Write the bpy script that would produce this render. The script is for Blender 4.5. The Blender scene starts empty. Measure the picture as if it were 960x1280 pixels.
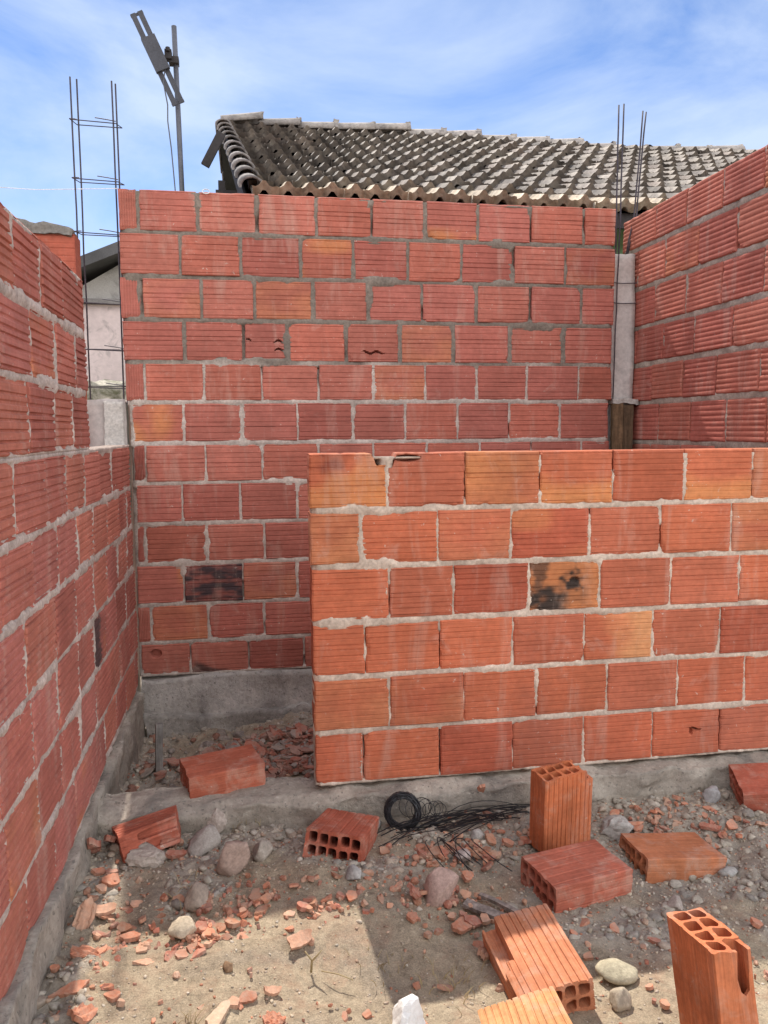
import bpy, bmesh, math, random
import numpy as np
from mathutils import Vector, Matrix, Euler, noise as mnoise

random.seed(7)
rng = np.random.default_rng(11)
scene = bpy.context.scene
COL = scene.collection
GZ = -1.36                      # mean ground level; the lens is at the origin

# ------------------------------------------------------------------ noise
def _h(ix, iy, iz, seed):
    n = (ix.astype(np.int64) * 374761393 + iy.astype(np.int64) * 668265263 + iz.astype(np.int64) * 2147483647 + seed * 974634777)
    n = (n ^ (n >> 13)) * 1274126177
    n = n & 0x7fffffff
    n = (n ^ (n >> 16)) & 0xffff
    return n / 65535.0

def vn3(x, y, z, seed=0):
    x, y, z = np.broadcast_arrays(np.asarray(x, float), np.asarray(y, float), np.asarray(z, float))
    fx, fy, fz = np.floor(x), np.floor(y), np.floor(z)
    tx, ty, tz = x - fx, y - fy, z - fz
    tx = tx * tx * (3 - 2 * tx); ty = ty * ty * (3 - 2 * ty); tz = tz * tz * (3 - 2 * tz)
    r = 0
    for a in (0, 1):
        for b in (0, 1):
            for c in (0, 1):
                w = (tx if a else 1 - tx) * (ty if b else 1 - ty) * (tz if c else 1 - tz)
                r = r + w * _h(fx + a, fy + b, fz + c, seed)
    return r * 2 - 1

def fbm(x, y, z=0.0, seed=0, octv=3, gain=.5):
    r, a, s = 0, 1.0, 1.0
    for i in range(octv):
        r = r + a * vn3(np.asarray(x) * s, np.asarray(y) * s, np.asarray(z) * s, seed + i * 17)
        a *= gain; s *= 2.03
    return r

def sstep(a, b, x):
    t = np.clip((np.asarray(x, float) - a) / (b - a), 0, 1)
    return t * t * (3 - 2 * t)

# ------------------------------------------------------------------ object helpers
def tag(o, label=None, cat=None, group=None, kind=None):
    if label: o['label'] = label
    if cat: o['category'] = cat
    if group: o['group'] = group
    if kind: o['kind'] = kind
    return o

def thing(name, label, cat, loc=(0, 0, 0), rot=(0, 0, 0), group=None):
    o = bpy.data.objects.new(name, None)
    o.empty_display_size = .1
    o.location = loc; o.rotation_euler = rot
    COL.objects.link(o)
    return tag(o, label, cat, group)

def link(name, me, mat=None, parent=None, smooth=False):
    o = bpy.data.objects.new(name, me)
    COL.objects.link(o)
    if mat is not None:
        me.materials.clear(); me.materials.append(mat)
    if smooth:
        me.polygons.foreach_set('use_smooth', [True] * len(me.polygons))
    if parent is not None: o.parent = parent
    return o

def np_mesh(name, V, F, col=None):
    """V (n,3); F (m,4) or list of faces; col (n,3)"""
    me = bpy.data.meshes.new(name)
    V = np.asarray(V, np.float32)
    if isinstance(F, np.ndarray):
        k = F.shape[1]; m = F.shape[0]
        me.vertices.add(len(V)); me.vertices.foreach_set('co', V.ravel())
        me.loops.add(m * k); me.loops.foreach_set('vertex_index', F.astype(np.int32).ravel())
        me.polygons.add(m)
        me.polygons.foreach_set('loop_start', np.arange(0, m * k, k, dtype=np.int32))
        me.polygons.foreach_set('loop_total', np.full(m, k, np.int32))
        me.update(calc_edges=True); me.validate()
    else:
        me.from_pydata(V.tolist(), [], F); me.update()
    if col is not None: set_col(me, col)
    return me

def set_col(me, col):
    a = me.color_attributes.get('col') or me.color_attributes.new('col', 'FLOAT_COLOR', 'POINT')
    c = np.ones((len(me.vertices), 4), np.float32)
    c[:, :3] = np.asarray(col, np.float32)
    a.data.foreach_set('color', c.ravel())

def grid_faces(nu, nv, off=0):
    i = np.arange(nu - 1)[:, None] * nv + np.arange(nv - 1)[None, :]
    i = i.ravel() + off
    return np.stack([i, i + nv, i + nv + 1, i + 1], 1)

class MB:
    """collects pieces of one part"""
    def __init__(s): s.V = []; s.F = []; s.C = []; s.n = 0
    def add(s, V, F, col=(1, 1, 1)):
        V = np.asarray(V, float).reshape(-1, 3)
        c = np.broadcast_to(np.asarray(col, float), V.shape)
        s.V.append(V); s.C.append(c)
        for f in F: s.F.append([int(i) + s.n for i in f])
        s.n += len(V)
    def box(s, c, d, M=None, col=(1, 1, 1)):
        q = np.array([[x, y, z] for x in (-.5, .5) for y in (-.5, .5) for z in (-.5, .5)]) * np.asarray(d)
        if M is not None: q = q @ np.asarray(M).T
        s.add(q + np.asarray(c), [[0, 1, 3, 2], [4, 6, 7, 5], [0, 4, 5, 1], [2, 3, 7, 6], [0, 2, 6, 4], [1, 5, 7, 3]], col)
    def tube(s, P, r, seg=6, col=(1, 1, 1)):
        P = [Vector(p) for p in P]
        n = len(P); V = []
        rr = r if hasattr(r, '__len__') else [r] * n
        up = Vector((0, 0, 1)); prev = None
        for i, p in enumerate(P):
            t = (P[min(i + 1, n - 1)] - P[max(i - 1, 0)]).normalized()
            if prev is None:
                a = t.orthogonal().normalized()
            else:
                a = (prev - t * prev.dot(t))
                a = a.normalized() if a.length > 1e-6 else t.orthogonal().normalized()
            prev = a; b = t.cross(a)
            for k in range(seg):
                th = 2 * math.pi * k / seg
                V.append(p + (a * math.cos(th) + b * math.sin(th)) * rr[i])
        F = []
        for i in range(n - 1):
            for k in range(seg):
                F.append([i * seg + k, i * seg + (k + 1) % seg, (i + 1) * seg + (k + 1) % seg, (i + 1) * seg + k])
        F.append(list(range(seg))[::-1]); F.append([(n - 1) * seg + k for k in range(seg)])
        s.add([tuple(v) for v in V], F, col)
    def build(s, name, mat, parent=None, smooth=False, base=None):
        V = np.concatenate(s.V); C = np.concatenate(s.C)
        if base is None and parent is not None and parent.type == 'EMPTY': base = parent.location
        if base is not None: V = V - np.asarray(base)
        return link(name, np_mesh(name, V, s.F, C), mat, parent, smooth)

# ------------------------------------------------------------------ materials
def nt(m):
    m.use_nodes = True
    t = m.node_tree; t.nodes.clear()
    return t

def N(t, typ, **kw):
    n = t.nodes.new(typ)
    for k, v in kw.items():
        if k.startswith('i_'):
            n.inputs[int(k[2:]) if k[2:].isdigit() else k[2:]].default_value = v
        else: setattr(n, k, v)
    return n

def L(t, a, ao, b, bi): t.links.new(a.outputs[ao], b.inputs[bi])

def ramp(t, pts):
    r = t.nodes.new('ShaderNodeValToRGB')
    e = r.color_ramp.elements
    while len(e) < len(pts): e.new(.5)
    for el, (p, c) in zip(e, pts):
        el.position = p
        el.color = (c, c, c, 1) if not hasattr(c, '__len__') else (*c, 1)
    return r

def noise_node(t, src, scale, detail=4, rough=.6, sc=(1, 1, 1), dist=0):
    mp = N(t, 'ShaderNodeMapping'); mp.inputs['Scale'].default_value = sc
    L(t, src, 'Object', mp, 'Vector')
    n = N(t, 'ShaderNodeTexNoise'); n.inputs['Scale'].default_value = scale
    n.inputs['Detail'].default_value = detail; n.inputs['Roughness'].default_value = rough
    n.inputs['Distortion'].default_value = dist
    L(t, mp, 'Vector', n, 'Vector')
    return n

def mix(t, mode, fac, a, b):
    m = N(t, 'ShaderNodeMix', data_type='RGBA', blend_type=mode)
    for sock, val in ((m.inputs[0], fac), (m.inputs[6], a), (m.inputs[7], b)):
        if isinstance(val, tuple) and hasattr(val[0], 'outputs'): t.links.new(val[0].outputs[val[1]], sock)
        elif hasattr(val, '__len__'): sock.default_value = (*val, 1)
        else: sock.default_value = val
    return (m, 2)

def surf(name, base=None, rough=.9, v1=(6, .75, 1.2), v2=(60, .85, 1.15), stretch=(1, 1, 1), streak=None,
         dust=None, dust_col=(.55, .46, .38), dust_rng=(.62, .75), dust_scale=9, bump=.3, bump_scale=150, bump_dist=.002, spec=.25, stains=None, specks=False, grit=False):
    """vertex colour 'col' (or base) varied by noise at two sizes, streaks, dust patches, and bump"""
    m = bpy.data.materials.new(name); t = nt(m)
    out = N(t, 'ShaderNodeOutputMaterial'); b = N(t, 'ShaderNodeBsdfPrincipled')
    L(t, b, 0, out, 0)
    b.inputs['Roughness'].default_value = rough
    b.inputs['Specular IOR Level'].default_value = spec
    tc = N(t, 'ShaderNodeTexCoord')
    if base is None:
        a = N(t, 'ShaderNodeAttribute', attribute_name='col'); c = (a, 'Color')
    else:
        a = N(t, 'ShaderNodeRGB'); a.outputs[0].default_value = (*base, 1); c = (a, 0)
    for (sc, lo, hi) in (v1, v2):
        n = noise_node(t, tc, sc)
        r = ramp(t, [(.3, lo), (.7, hi)]); L(t, n, 0, r, 0)
        c = mix(t, 'MULTIPLY', 1.0, c, (r, 0))
    if streak:
        sc, lo, hi = streak
        n = noise_node(t, tc, sc, 3, .6, stretch)
        r = ramp(t, [(.35, lo), (.65, hi)]); L(t, n, 0, r, 0)
        c = mix(t, 'MULTIPLY', 1.0, c, (r, 0))
    if stains:
        sc, lo, hi, colr, amt = stains
        n = noise_node(t, tc, sc, 6, .65, (1, 1, 1), .6)
        r = ramp(t, [(lo, 0), (hi, amt)]); L(t, n, 0, r, 0)
        c = mix(t, 'MIX', (r, 0), c, colr)
    if dust:
        n = noise_node(t, tc, dust_scale, 8, .72, (1, 1, 1), .5)
        r = ramp(t, [(dust_rng[0], 0), (dust_rng[1], dust)]); L(t, n, 0, r, 0)
        c = mix(t, 'MIX', (r, 0), c, dust_col)
    if grit:                                                  # pits and exposed aggregate
        for scl, lo, hi, amt, colr in ((70, .60, .68, .7, (.13, .115, .10)), (48, .62, .70, .6, (.50, .45, .38)), (22, .6, .74, .5, (.24, .21, .18))):
            n = noise_node(t, tc, scl, 3, .6); r = ramp(t, [(lo, 0), (hi, amt)]); L(t, n, 0, r, 0)
            c = mix(t, 'MIX', (r, 0), c, colr)
    if specks:                                               # thin cement washes run down across joints
        n = noise_node(t, tc, 2.4, 6, .65, (5, 5, .9), .4); r = ramp(t, [(.54, 0), (.74, .42)]); L(t, n, 0, r, 0)
        c = mix(t, 'MIX', (r, 0), c, (.50, .36, .29))
        n = noise_node(t, tc, 1.9, 5, .6, (1, 1, 1), .8); r = ramp(t, [(.52, 0), (.72, .35)]); L(t, n, 0, r, 0)
        c = mix(t, 'MIX', (r, 0), c, (.24, .085, .062))
    if specks:                                                # dried mortar splashes
        n = noise_node(t, tc, 55, 3, .6, (1, 1, 1), .3); r = ramp(t, [(.66, 0), (.70, .75)]); L(t, n, 0, r, 0)
        n2_ = noise_node(t, tc, 5, 3, .6); rr2 = ramp(t, [(.48, 0), (.6, 1)]); L(t, n2_, 0, rr2, 0)
        q = mix(t, 'MULTIPLY', 1.0, (r, 0), (rr2, 0))
        c = mix(t, 'MIX', (q[0], q[1]), c, (.55, .46, .39))
    t.links.new(c[0].outputs[c[1]], b.inputs['Base Color'])
    n = noise_node(t, tc, bump_scale, 6, .7)
    bp = N(t, 'ShaderNodeBump'); bp.inputs['Strength'].default_value = bump; bp.inputs['Distance'].default_value = bump_dist
    L(t, n, 0, bp, 'Height'); L(t, bp, 0, b, 'Normal')
    return m

M_brick = surf('fired_clay_wall', v1=(5, .82, 1.12), v2=(45, .88, 1.1), stretch=(1, 1, 26), streak=(7, .89, 1.07),
               dust=.5, dust_rng=(.58, .80), dust_scale=9, dust_col=(.55, .38, .31), bump=.35, specks=True)
M_loose = surf('fired_clay_loose', v1=(9, .82, 1.12), v2=(70, .88, 1.1), stretch=(1, 24, 24), streak=(8, .85, 1.1),
               dust=.7, dust_rng=(.50, .76), dust_scale=11, dust_col=(.47, .33, .25), bump=.5, specks=True)
M_mortar = surf('mortar', v1=(7, .8, 1.18), v2=(90, .75, 1.2), bump=.7, bump_scale=220, bump_dist=.003, spec=.1)
M_conc = surf('old_concrete', v1=(4, .72, 1.2), v2=(50, .8, 1.15), dust=.45, dust_rng=(.5, .75), dust_scale=6, dust_col=(.36, .32, .27),
              stains=(5, .5, .68, (.13, .12, .11), .6), bump=.9, bump_scale=75, bump_dist=.008, spec=.1, grit=True)
M_cement = surf('smooth_cement', v1=(5, .82, 1.12), v2=(60, .86, 1.12), stains=(9, .56, .74, (.2, .18, .17), .5), bump=.3, bump_scale=120)
M_rock = surf('rock', v1=(18, .75, 1.2), v2=(120, .78, 1.2), bump=.7, bump_scale=160, bump_dist=.003, spec=.15)
M_gravel = surf('gravel', v1=(30, .8, 1.15), v2=(160, .8, 1.2), bump=.4, bump_scale=300, spec=.15)
M_shard = surf('clay_shards', v1=(25, .78, 1.2), v2=(120, .85, 1.15), dust=.75, dust_scale=22, dust_rng=(.42, .68), dust_col=(.40, .31, .24), bump=.4, bump_scale=250)
M_tile = surf('weathered_roof_tile', v1=(3.5, .8, 1.2), v2=(22, .75, 1.25), dust=.45, dust_scale=8, dust_rng=(.5, .7), dust_col=(.46, .42, .36),
              stains=(14, .5, .64, (.07, .06, .06), .5), bump=.6, bump_scale=60, bump_dist=.006)
M_wood = surf('weathered_wood', v1=(8, .7, 1.2), v2=(60, .8, 1.15), stretch=(1, 1, .12), streak=(60, .65, 1.2), bump=.5, bump_scale=90)
M_rust = surf('rusty_steel', v1=(12, .7, 1.3), v2=(90, .7, 1.3), rough=.7, bump=.3, spec=.4)
M_pink = surf('pink_render', base=(.60, .48, .455), v1=(1.3, .85, 1.1), v2=(12, .9, 1.08), stains=(4, .55, .72, (.17, .15, .14), .7), bump=.3, bump_scale=25, bump_dist=.01)
M_green = surf('green_paint', base=(.20, .36, .20), v1=(2, .85, 1.1), v2=(30, .9, 1.1), bump=.2)
M_dark = surf('dark_wood_and_eave_shade', base=(.045, .04, .04), bump=.3)  # dark timber; also colours in the shade below the eaves
M_metal = surf('dull_galvanised', base=(.10, .10, .115), rough=.55, bump=.1, spec=.5)
M_ant = surf('grimy_metal', base=(.055, .055, .065), rough=.6, bump=.1, spec=.4)
M_black = surf('black_annealed_wire', base=(.018, .017, .019), rough=.5, bump=.1, spec=.5)
M_white = surf('white_plaster', base=(.78, .77, .74), v1=(14, .9, 1.05), v2=(100, .9, 1.05), bump=.7, bump_scale=140, bump_dist=.003)
M_dry = surf('dry_stalk', base=(.36, .28, .15), bump=.1)
M_string = surf('white_string', base=(.75, .74, .72), bump=.1)

# ------------------------------------------------------------------ ground
CP = np.array([(.28, 2.53, -1.395), (.97, 2.22, -1.408), (1.35, 2.34, -1.455), (.7, 1.83, -1.39), (1.0, 2.45, -1.405), (1.0, 1.5, -1.38),
               (1.9, 2.6, -1.39), (0, 2.0, -1.352), (.15, 1.7, -1.36), (-.3, 2.6, -1.372), (-.42, 2.0, -1.36), (.30, 2.22, -1.335), (.05, 2.35, -1.345), (.17, 2.37, -1.30), (.36, 1.85, -1.405), (-.25, 2.18, -1.365), (.1, 1.85, -1.38),
               (.2, 2.68, -1.395), (-.4, 2.68, -1.365), (.8, 2.66, -1.39), (1.5, 2.66, -1.385), (-.4, 3.2, -1.43), (-.4, 3.8, -1.52), (.15, 3.2, -1.41),
               (.15, 3.55, -1.37), (.2, 3.9, -1.43), (-.1, 3.9, -1.5), (1.2, 3.5, -1.42), (.6, 1.45, -1.385), (.3, 1.2, -1.37), (-.4, 1.3, -1.36), (1.6, 1.6, -1.39), (1.9, 3.8, -1.45)])

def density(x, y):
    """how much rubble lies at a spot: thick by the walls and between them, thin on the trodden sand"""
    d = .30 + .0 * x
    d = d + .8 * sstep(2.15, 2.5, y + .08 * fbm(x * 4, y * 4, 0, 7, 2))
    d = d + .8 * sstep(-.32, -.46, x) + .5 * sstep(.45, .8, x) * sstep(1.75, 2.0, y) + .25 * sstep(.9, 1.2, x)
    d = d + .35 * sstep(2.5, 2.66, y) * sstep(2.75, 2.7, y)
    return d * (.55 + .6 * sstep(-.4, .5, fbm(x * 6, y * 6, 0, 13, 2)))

def gheight(x, y, fine=True):
    x = np.asarray(x, float); y = np.asarray(y, float)
    num = np.zeros_like(x); den = np.zeros_like(x)
    for (cx, cy, cz) in CP:
        w = 1.0 / (((x - cx) ** 2 + (y - cy) ** 2) + .02) ** 1.5
        num += w * cz; den += w
    num += GZ * .12 - .012 * .12; den += .12
    h = num / den
    if fine:
        rub = np.clip(density(x, y), .25, 1.4)
        h = h + .010 * fbm(x * 5, y * 5, 0, 3, 3) + .0075 * rub * fbm(x * 21, y * 21, 0, 9, 4, .62) + .014 * rub * sstep(.25, .8, fbm(x * 13, y * 13, 0, 77, 2))
    return h

def spread(lo, hi, step, far):
    c = np.arange(lo, hi + step / 2, step)
    a = [hi]; s = step
    while a[-1] < far: s *= 1.35; a.append(a[-1] + s)
    b = [lo]; s = step
    while b[-1] > -far: s *= 1.35; b.append(b[-1] - s)
    return np.concatenate([np.array(b[:0:-1]), c, np.array(a[1:])])

gx = spread(-.62, 2.45, .0095, 400); gy = spread(1.1, 4.1, .0095, 400)
GX, GY = np.meshgrid(gx, gy, indexing='ij')
GH = gheight(GX, GY)
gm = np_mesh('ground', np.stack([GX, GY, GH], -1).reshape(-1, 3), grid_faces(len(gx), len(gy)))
m = bpy.data.materials.new('sandy_earth'); t = nt(m)
out = N(t, 'ShaderNodeOutputMaterial'); b = N(t, 'ShaderNodeBsdfPrincipled'); L(t, b, 0, out, 0)
b.inputs['Roughness'].default_value = 1; b.inputs['Specular IOR Level'].default_value = .08
tc = N(t, 'ShaderNodeTexCoord')
n1 = noise_node(t, tc, 2.6, 6, .65, (1, 1, 1), .4)
r1 = ramp(t, [(.32, (.27, .225, .175)), (.5, (.36, .29, .205)), (.68, (.45, .37, .26))]); L(t, n1, 0, r1, 0)
n2 = noise_node(t, tc, 38, 6, .75)
r2 = ramp(t, [(.3, .62), (.7, 1.2)]); L(t, n2, 0, r2, 0)
c = mix(t, 'MULTIPLY', 1, (r1, 0), (r2, 0))
n3 = noise_node(t, tc, 240, 3, .7)
r3 = ramp(t, [(.32, .7), (.68, 1.22)]); L(t, n3, 0, r3, 0)
c = mix(t, 'MULTIPLY', 1, c, (r3, 0))
n4 = noise_node(t, tc, 7, 7, .7, (1, 1, 1), .7)           # reddish brick dust
r4 = ramp(t, [(.50, 0), (.74, .55)]); L(t, n4, 0, r4, 0)
c = mix(t, 'MIX', (r4, 0), c, (.36, .2, .13))
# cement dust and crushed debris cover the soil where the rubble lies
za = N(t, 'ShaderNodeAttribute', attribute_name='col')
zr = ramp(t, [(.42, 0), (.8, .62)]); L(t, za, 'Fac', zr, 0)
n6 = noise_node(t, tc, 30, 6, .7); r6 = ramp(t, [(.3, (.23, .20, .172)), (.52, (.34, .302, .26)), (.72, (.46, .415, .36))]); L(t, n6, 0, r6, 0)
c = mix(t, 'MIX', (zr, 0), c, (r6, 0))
t.links.new(c[0].outputs[c[1]], b.inputs['Base Color'])
nb = noise_node(t, tc, 130, 8, .75)
bp = N(t, 'ShaderNodeBump'); bp.inputs['Strength'].default_value = .9; bp.inputs['Distance'].default_value = .006
L(t, nb, 0, bp, 'Height'); L(t, bp, 0, b, 'Normal')
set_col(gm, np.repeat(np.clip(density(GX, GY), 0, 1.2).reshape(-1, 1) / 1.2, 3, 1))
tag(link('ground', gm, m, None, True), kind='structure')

# ------------------------------------------------------------------ brick walls
def rib_profile(n, w, depth, seed, edge=.0):
    """z samples (0..1) and depth of the extruded grooves of a brick face"""
    r = random.Random(seed)
    zs, ds = [0.0, .012], [-.003, 0.0]
    for i in range(n):
        c = (i + .5) / n + r.uniform(-.18, .18) / n
        ww = w * r.uniform(.7, 1.5)
        dd = depth * r.uniform(.6, 1.25)
        for q, e in ((-.5, 0), (-.2, -1), (.2, -1), (.5, 0)):
            zs.append(c + q * ww / 1.0); ds.append(dd * e)
    zs += [.988, 1.0]; ds += [0.0, -.003]
    zs = np.clip(np.array(zs), 0, 1); o = np.argsort(zs, kind='stable')
    return zs[o], np.array(ds)[o]

def sine_profile(n, amp):
    zs = np.linspace(0, 1, n * 9 + 1); ph = (zs * n) % 1.0
    d = amp * (np.abs(np.sin(math.pi * ph)) ** .7 - 1)
    d[0] = d[-1] = -.004
    return zs, d

BASES = [(.40, .105, .058), (.44, .125, .062), (.36, .088, .05), (.42, .115, .068), (.38, .10, .062)]

def build_wall(root, axis, P0, sgn, rows, thick, prof, mortar_cols, slabs, seed, special=None, gap=(.006, .014), bed=.015,
               res=.0075, smear=.004, mdepth=-.004, bases=BASES, fire=.35, tilt=.0018, vert_rows=(), headmiss=.25, lean=0, proud=.0018, wide={}):
    """rows: list of (ztop, zbot, [u joints]).  axis 'y' : face in plane y=P0 (u = x); 'x' : face in plane x=P0 (u = y)."""
    R = random.Random(seed); special = special or {}
    base = np.array(root.location)
    def P3(u, d, z):
        if axis == 'y': return np.stack([u, np.full_like(u, P0) + sgn * d, z], -1)
        return np.stack([np.full_like(u, P0) + sgn * d, u, z], -1)
    Vs, Fs, Cs, off = [], [], [], 0
    rects = []
    zs0, ds0 = prof
    for ri, (zt, zb, us) in enumerate(rows):
        for bi in range(len(us) - 1):
            sp = special.get((ri, bi), {})
            gm_ = wide.get(ri, 1); g0 = R.uniform(*gap) / 2 * gm_; g1 = R.uniform(*gap) / 2 * gm_
            u0, u1 = us[bi] + (g0 if bi else 0), us[bi + 1] - (g1 if bi < len(us) - 2 else 0)
            b0 = bed * R.uniform(.75, 1.3) / 2; b1 = bed * R.uniform(.75, 1.3) / 2
            z0, z1 = zb + b0, zt - (b1 if ri else 0)
            rects.append((u0, u1, z0, z1))
            ub = [0, .006, .02, .06, .16, .3, .44, .56, .7, .84, .94, .98, .994, 1]
            if sp.get('fine'): ub = sorted(set(ub) | set(np.linspace(0, 1, 60).tolist()))
            ut = np.array(ub)
            vertical = (u1 - u0) < .12 and ri in vert_rows
            zz, dd = zs0, ds0
            if R.random() < .5: zz, dd = 1 - zs0[::-1], ds0[::-1]
            if vertical: zz = np.linspace(0, 1, 12); dd = np.zeros(12); dd[0] = dd[-1] = -.003
            if sp.get('fine'):
                extra = np.linspace(.03, .97, 34); dz = np.interp(extra, zz, dd)
                zz = np.concatenate([zz, extra]); dd = np.concatenate([dd, dz]); o = np.argsort(zz, kind='stable'); zz, dd = zz[o], dd[o]
            UU, ZZ = np.meshgrid(ut, zz, indexing='ij')
            D = np.broadcast_to(dd, UU.shape).copy()
            if vertical:
                ub2 = np.linspace(0, 1, 22); UU, ZZ = np.meshgrid(ub2, zz, indexing='ij')
                D = np.broadcast_to((-.0028 * (np.arange(22) % 3 == 1))[:, None], UU.shape) + dd[None, :]
            u = u0 + UU * (u1 - u0); z = z0 + ZZ * (z1 - z0)
            if not vertical: D = D * (1 + .55 * fbm(u * 8, z * 38, bi + 7 * ri, seed + 61, 2))
            # wavy outline, worn edges
            eu = np.minimum(UU, 1 - UU) * (u1 - u0); ez = np.minimum(ZZ, 1 - ZZ) * (z1 - z0)
            wob = .002 * fbm(u * 30, z * 30, ri + bi, seed, 2)
            u = u + wob * np.where(UU < .5, 1, -1) * sstep(.02, .0, eu)
            wear = .009 * np.clip(fbm(u * 22, z * 22, ri * 3.1 + bi, seed + 5, 3) - .25, 0, 1)
            D = D - .0035 * sstep(.005, 0, np.minimum(eu, ez)) - 1.2 * wear * sstep(.022, 0, np.minimum(eu, ez))
            a, bb = R.gauss(0, tilt), R.gauss(lean, tilt); sh = R.gauss(0, proud)
            D = D + sh + a * (UU - .5) + bb * (ZZ - .5) + .0012 * fbm(u * 9, z * 9, bi, seed + 3, 2)
            # a few chipped corners
            if R.random() < .22:
                cu, cz = R.choice([0, 1]), R.choice([0, 1]); rad = R.uniform(.010, .026)
                dist = np.hypot((UU - cu) * (u1 - u0), (ZZ - cz) * (z1 - z0))
                D = D - .012 * sstep(rad, rad * .6, dist)
            bc = np.array(R.choice(bases)) * R.uniform(.88, 1.1)
            C = np.broadcast_to(bc, UU.shape + (3,)).copy()
            if R.random() < fire:                              # kiln flash: paler, yellower patch
                f = sstep(.0, .7, fbm(UU * 1.6 + R.random() * 9, ZZ * 1.2, R.random() * 50, seed, 2)) * R.uniform(.4, .9)
                C = C * (1 - f[..., None]) + np.array((.54, .21, .085)) * f[..., None]
            if 'color' in sp: C = sp['color'](UU, ZZ, C)
            if 'depth' in sp: D = D + sp['depth'](UU, ZZ)
            if 'cap' in sp:                                     # broken top edge
                lim = sp['cap'](UU); z = np.minimum(z, z0 + lim * (z1 - z0))
            nu_, nz_ = UU.shape
            V = P3(u, D, z).reshape(-1, 3)
            F = grid_faces(nu_, nz_, off).tolist()
            loop = [(i, 0) for i in range(nu_)] + [(nu_ - 1, j) for j in range(1, nz_)] + [(i, nz_ - 1) for i in range(nu_ - 2, -1, -1)] + [(0, j) for j in range(nz_ - 2, 0, -1)]
            li = [i * nz_ + j for i, j in loop]
            nV = len(V); k = len(li)
            bu = u.ravel()[li]; bz = z.ravel()[li]
            VB = P3(bu, np.full(k, -thick), bz)
            Fb = [[off + li[q], off + nV + q, off + nV + (q + 1) % k, off + li[(q + 1) % k]] for q in range(k)]
            Fb.append([off + nV + q for q in range(k)])
            Vs += [V, VB]; Cs += [C.reshape(-1, 3), C.reshape(-1, 3)[li]]
            Fs += F + Fb; off += nV + k
    V = np.concatenate(Vs) - base; C = np.concatenate(Cs)
    link('brickwork', np_mesh('brickwork', V, Fs, C), M_brick, root)
    # mortar: a slab whose face fills the joints and smears over the brick edges
    mb = MB(); rects = np.array(rects)
    for (su0, su1, sz0, sz1) in slabs:
        nu_ = max(2, int((su1 - su0) / res)); nz_ = max(2, int((sz1 - sz0) / res))
        U, Z = np.meshgrid(np.linspace(su0, su1, nu_), np.linspace(sz0, sz1, nz_), indexing='ij')
        E = np.full(U.shape, -1.0)
        VJ = np.zeros(U.shape)
        for (a0, a1, c0, c1) in rects:
            iu = np.where((U[:, 0] > a0) & (U[:, 0] < a1))[0]; iz = np.where((Z[0] > c0) & (Z[0] < c1))[0]
            if len(iu) and len(iz):
                s = np.s_[iu[0]:iu[-1] + 1, iz[0]:iz[-1] + 1]
                E[s] = np.minimum(np.minimum(U[s] - a0, a1 - U[s]), np.minimum(Z[s] - c0, c1 - Z[s]))
            iz2 = np.where((Z[0] > c0 + .012) & (Z[0] < c1 - .012))[0]
            if len(iz2): VJ[:, iz2[0]:iz2[-1] + 1] = np.where(E[:, iz2[0]:iz2[-1] + 1] < 0, 1, VJ[:, iz2[0]:iz2[-1] + 1])
        big = fbm(U * 4.5, Z * 4.5, 0, seed + 21, 2); med = fbm(U * 24, Z * 24, 0, seed + 31, 3); fin = fbm(U * 75, Z * 75, 0, seed + 41, 2)
        d = mdepth + smear * 1.5 * sstep(.05, .9, big) + .0032 * med + .0016 * fin
        d = d - np.clip(E, 0, 1) * (.62 - .36 * sstep(.35, .95, big))
        d = d - .012 * sstep(.02, .004, np.minimum(U - su0, su1 - U))
        d = np.where(E > .05, -.03, d)
        if axis == 'y' and thick < .1: d = np.where(E > .022, -.075, d)
        miss = sstep(.05, .3, fbm(U * 7, Z * 5, 3, seed + 51, 2) - (.5 - headmiss))      # unfilled head joints
        d = d - .022 * VJ * miss
        mc = mortar_cols(U, Z)
        mc = mc * (1 + .12 * med[..., None])
        V = P3(U.ravel(), d.ravel(), Z.ravel()); F = grid_faces(nu_, nz_)
        loop = [i * nz_ for i in range(nu_)] + [(nu_ - 1) * nz_ + j for j in range(1, nz_)] + [i * nz_ + nz_ - 1 for i in range(nu_ - 2, -1, -1)] + [j for j in range(nz_ - 2, 0, -1)]
        VB = P3(U.ravel()[loop], np.full(len(loop), -thick + .007), Z.ravel()[loop])
        k = len(loop); n0 = len(V)
        Fl = F.tolist() + [[loop[q], n0 + q, n0 + (q + 1) % k, loop[(q + 1) % k]] for q in range(k)] + [[n0 + q for q in range(k)]]
        mb.add(np.concatenate([V, VB]), Fl, np.concatenate([mc.reshape(-1, 3), mc.reshape(-1, 3)[loop]]))
    mb.build('mortar', M_mortar, root, True)

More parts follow.
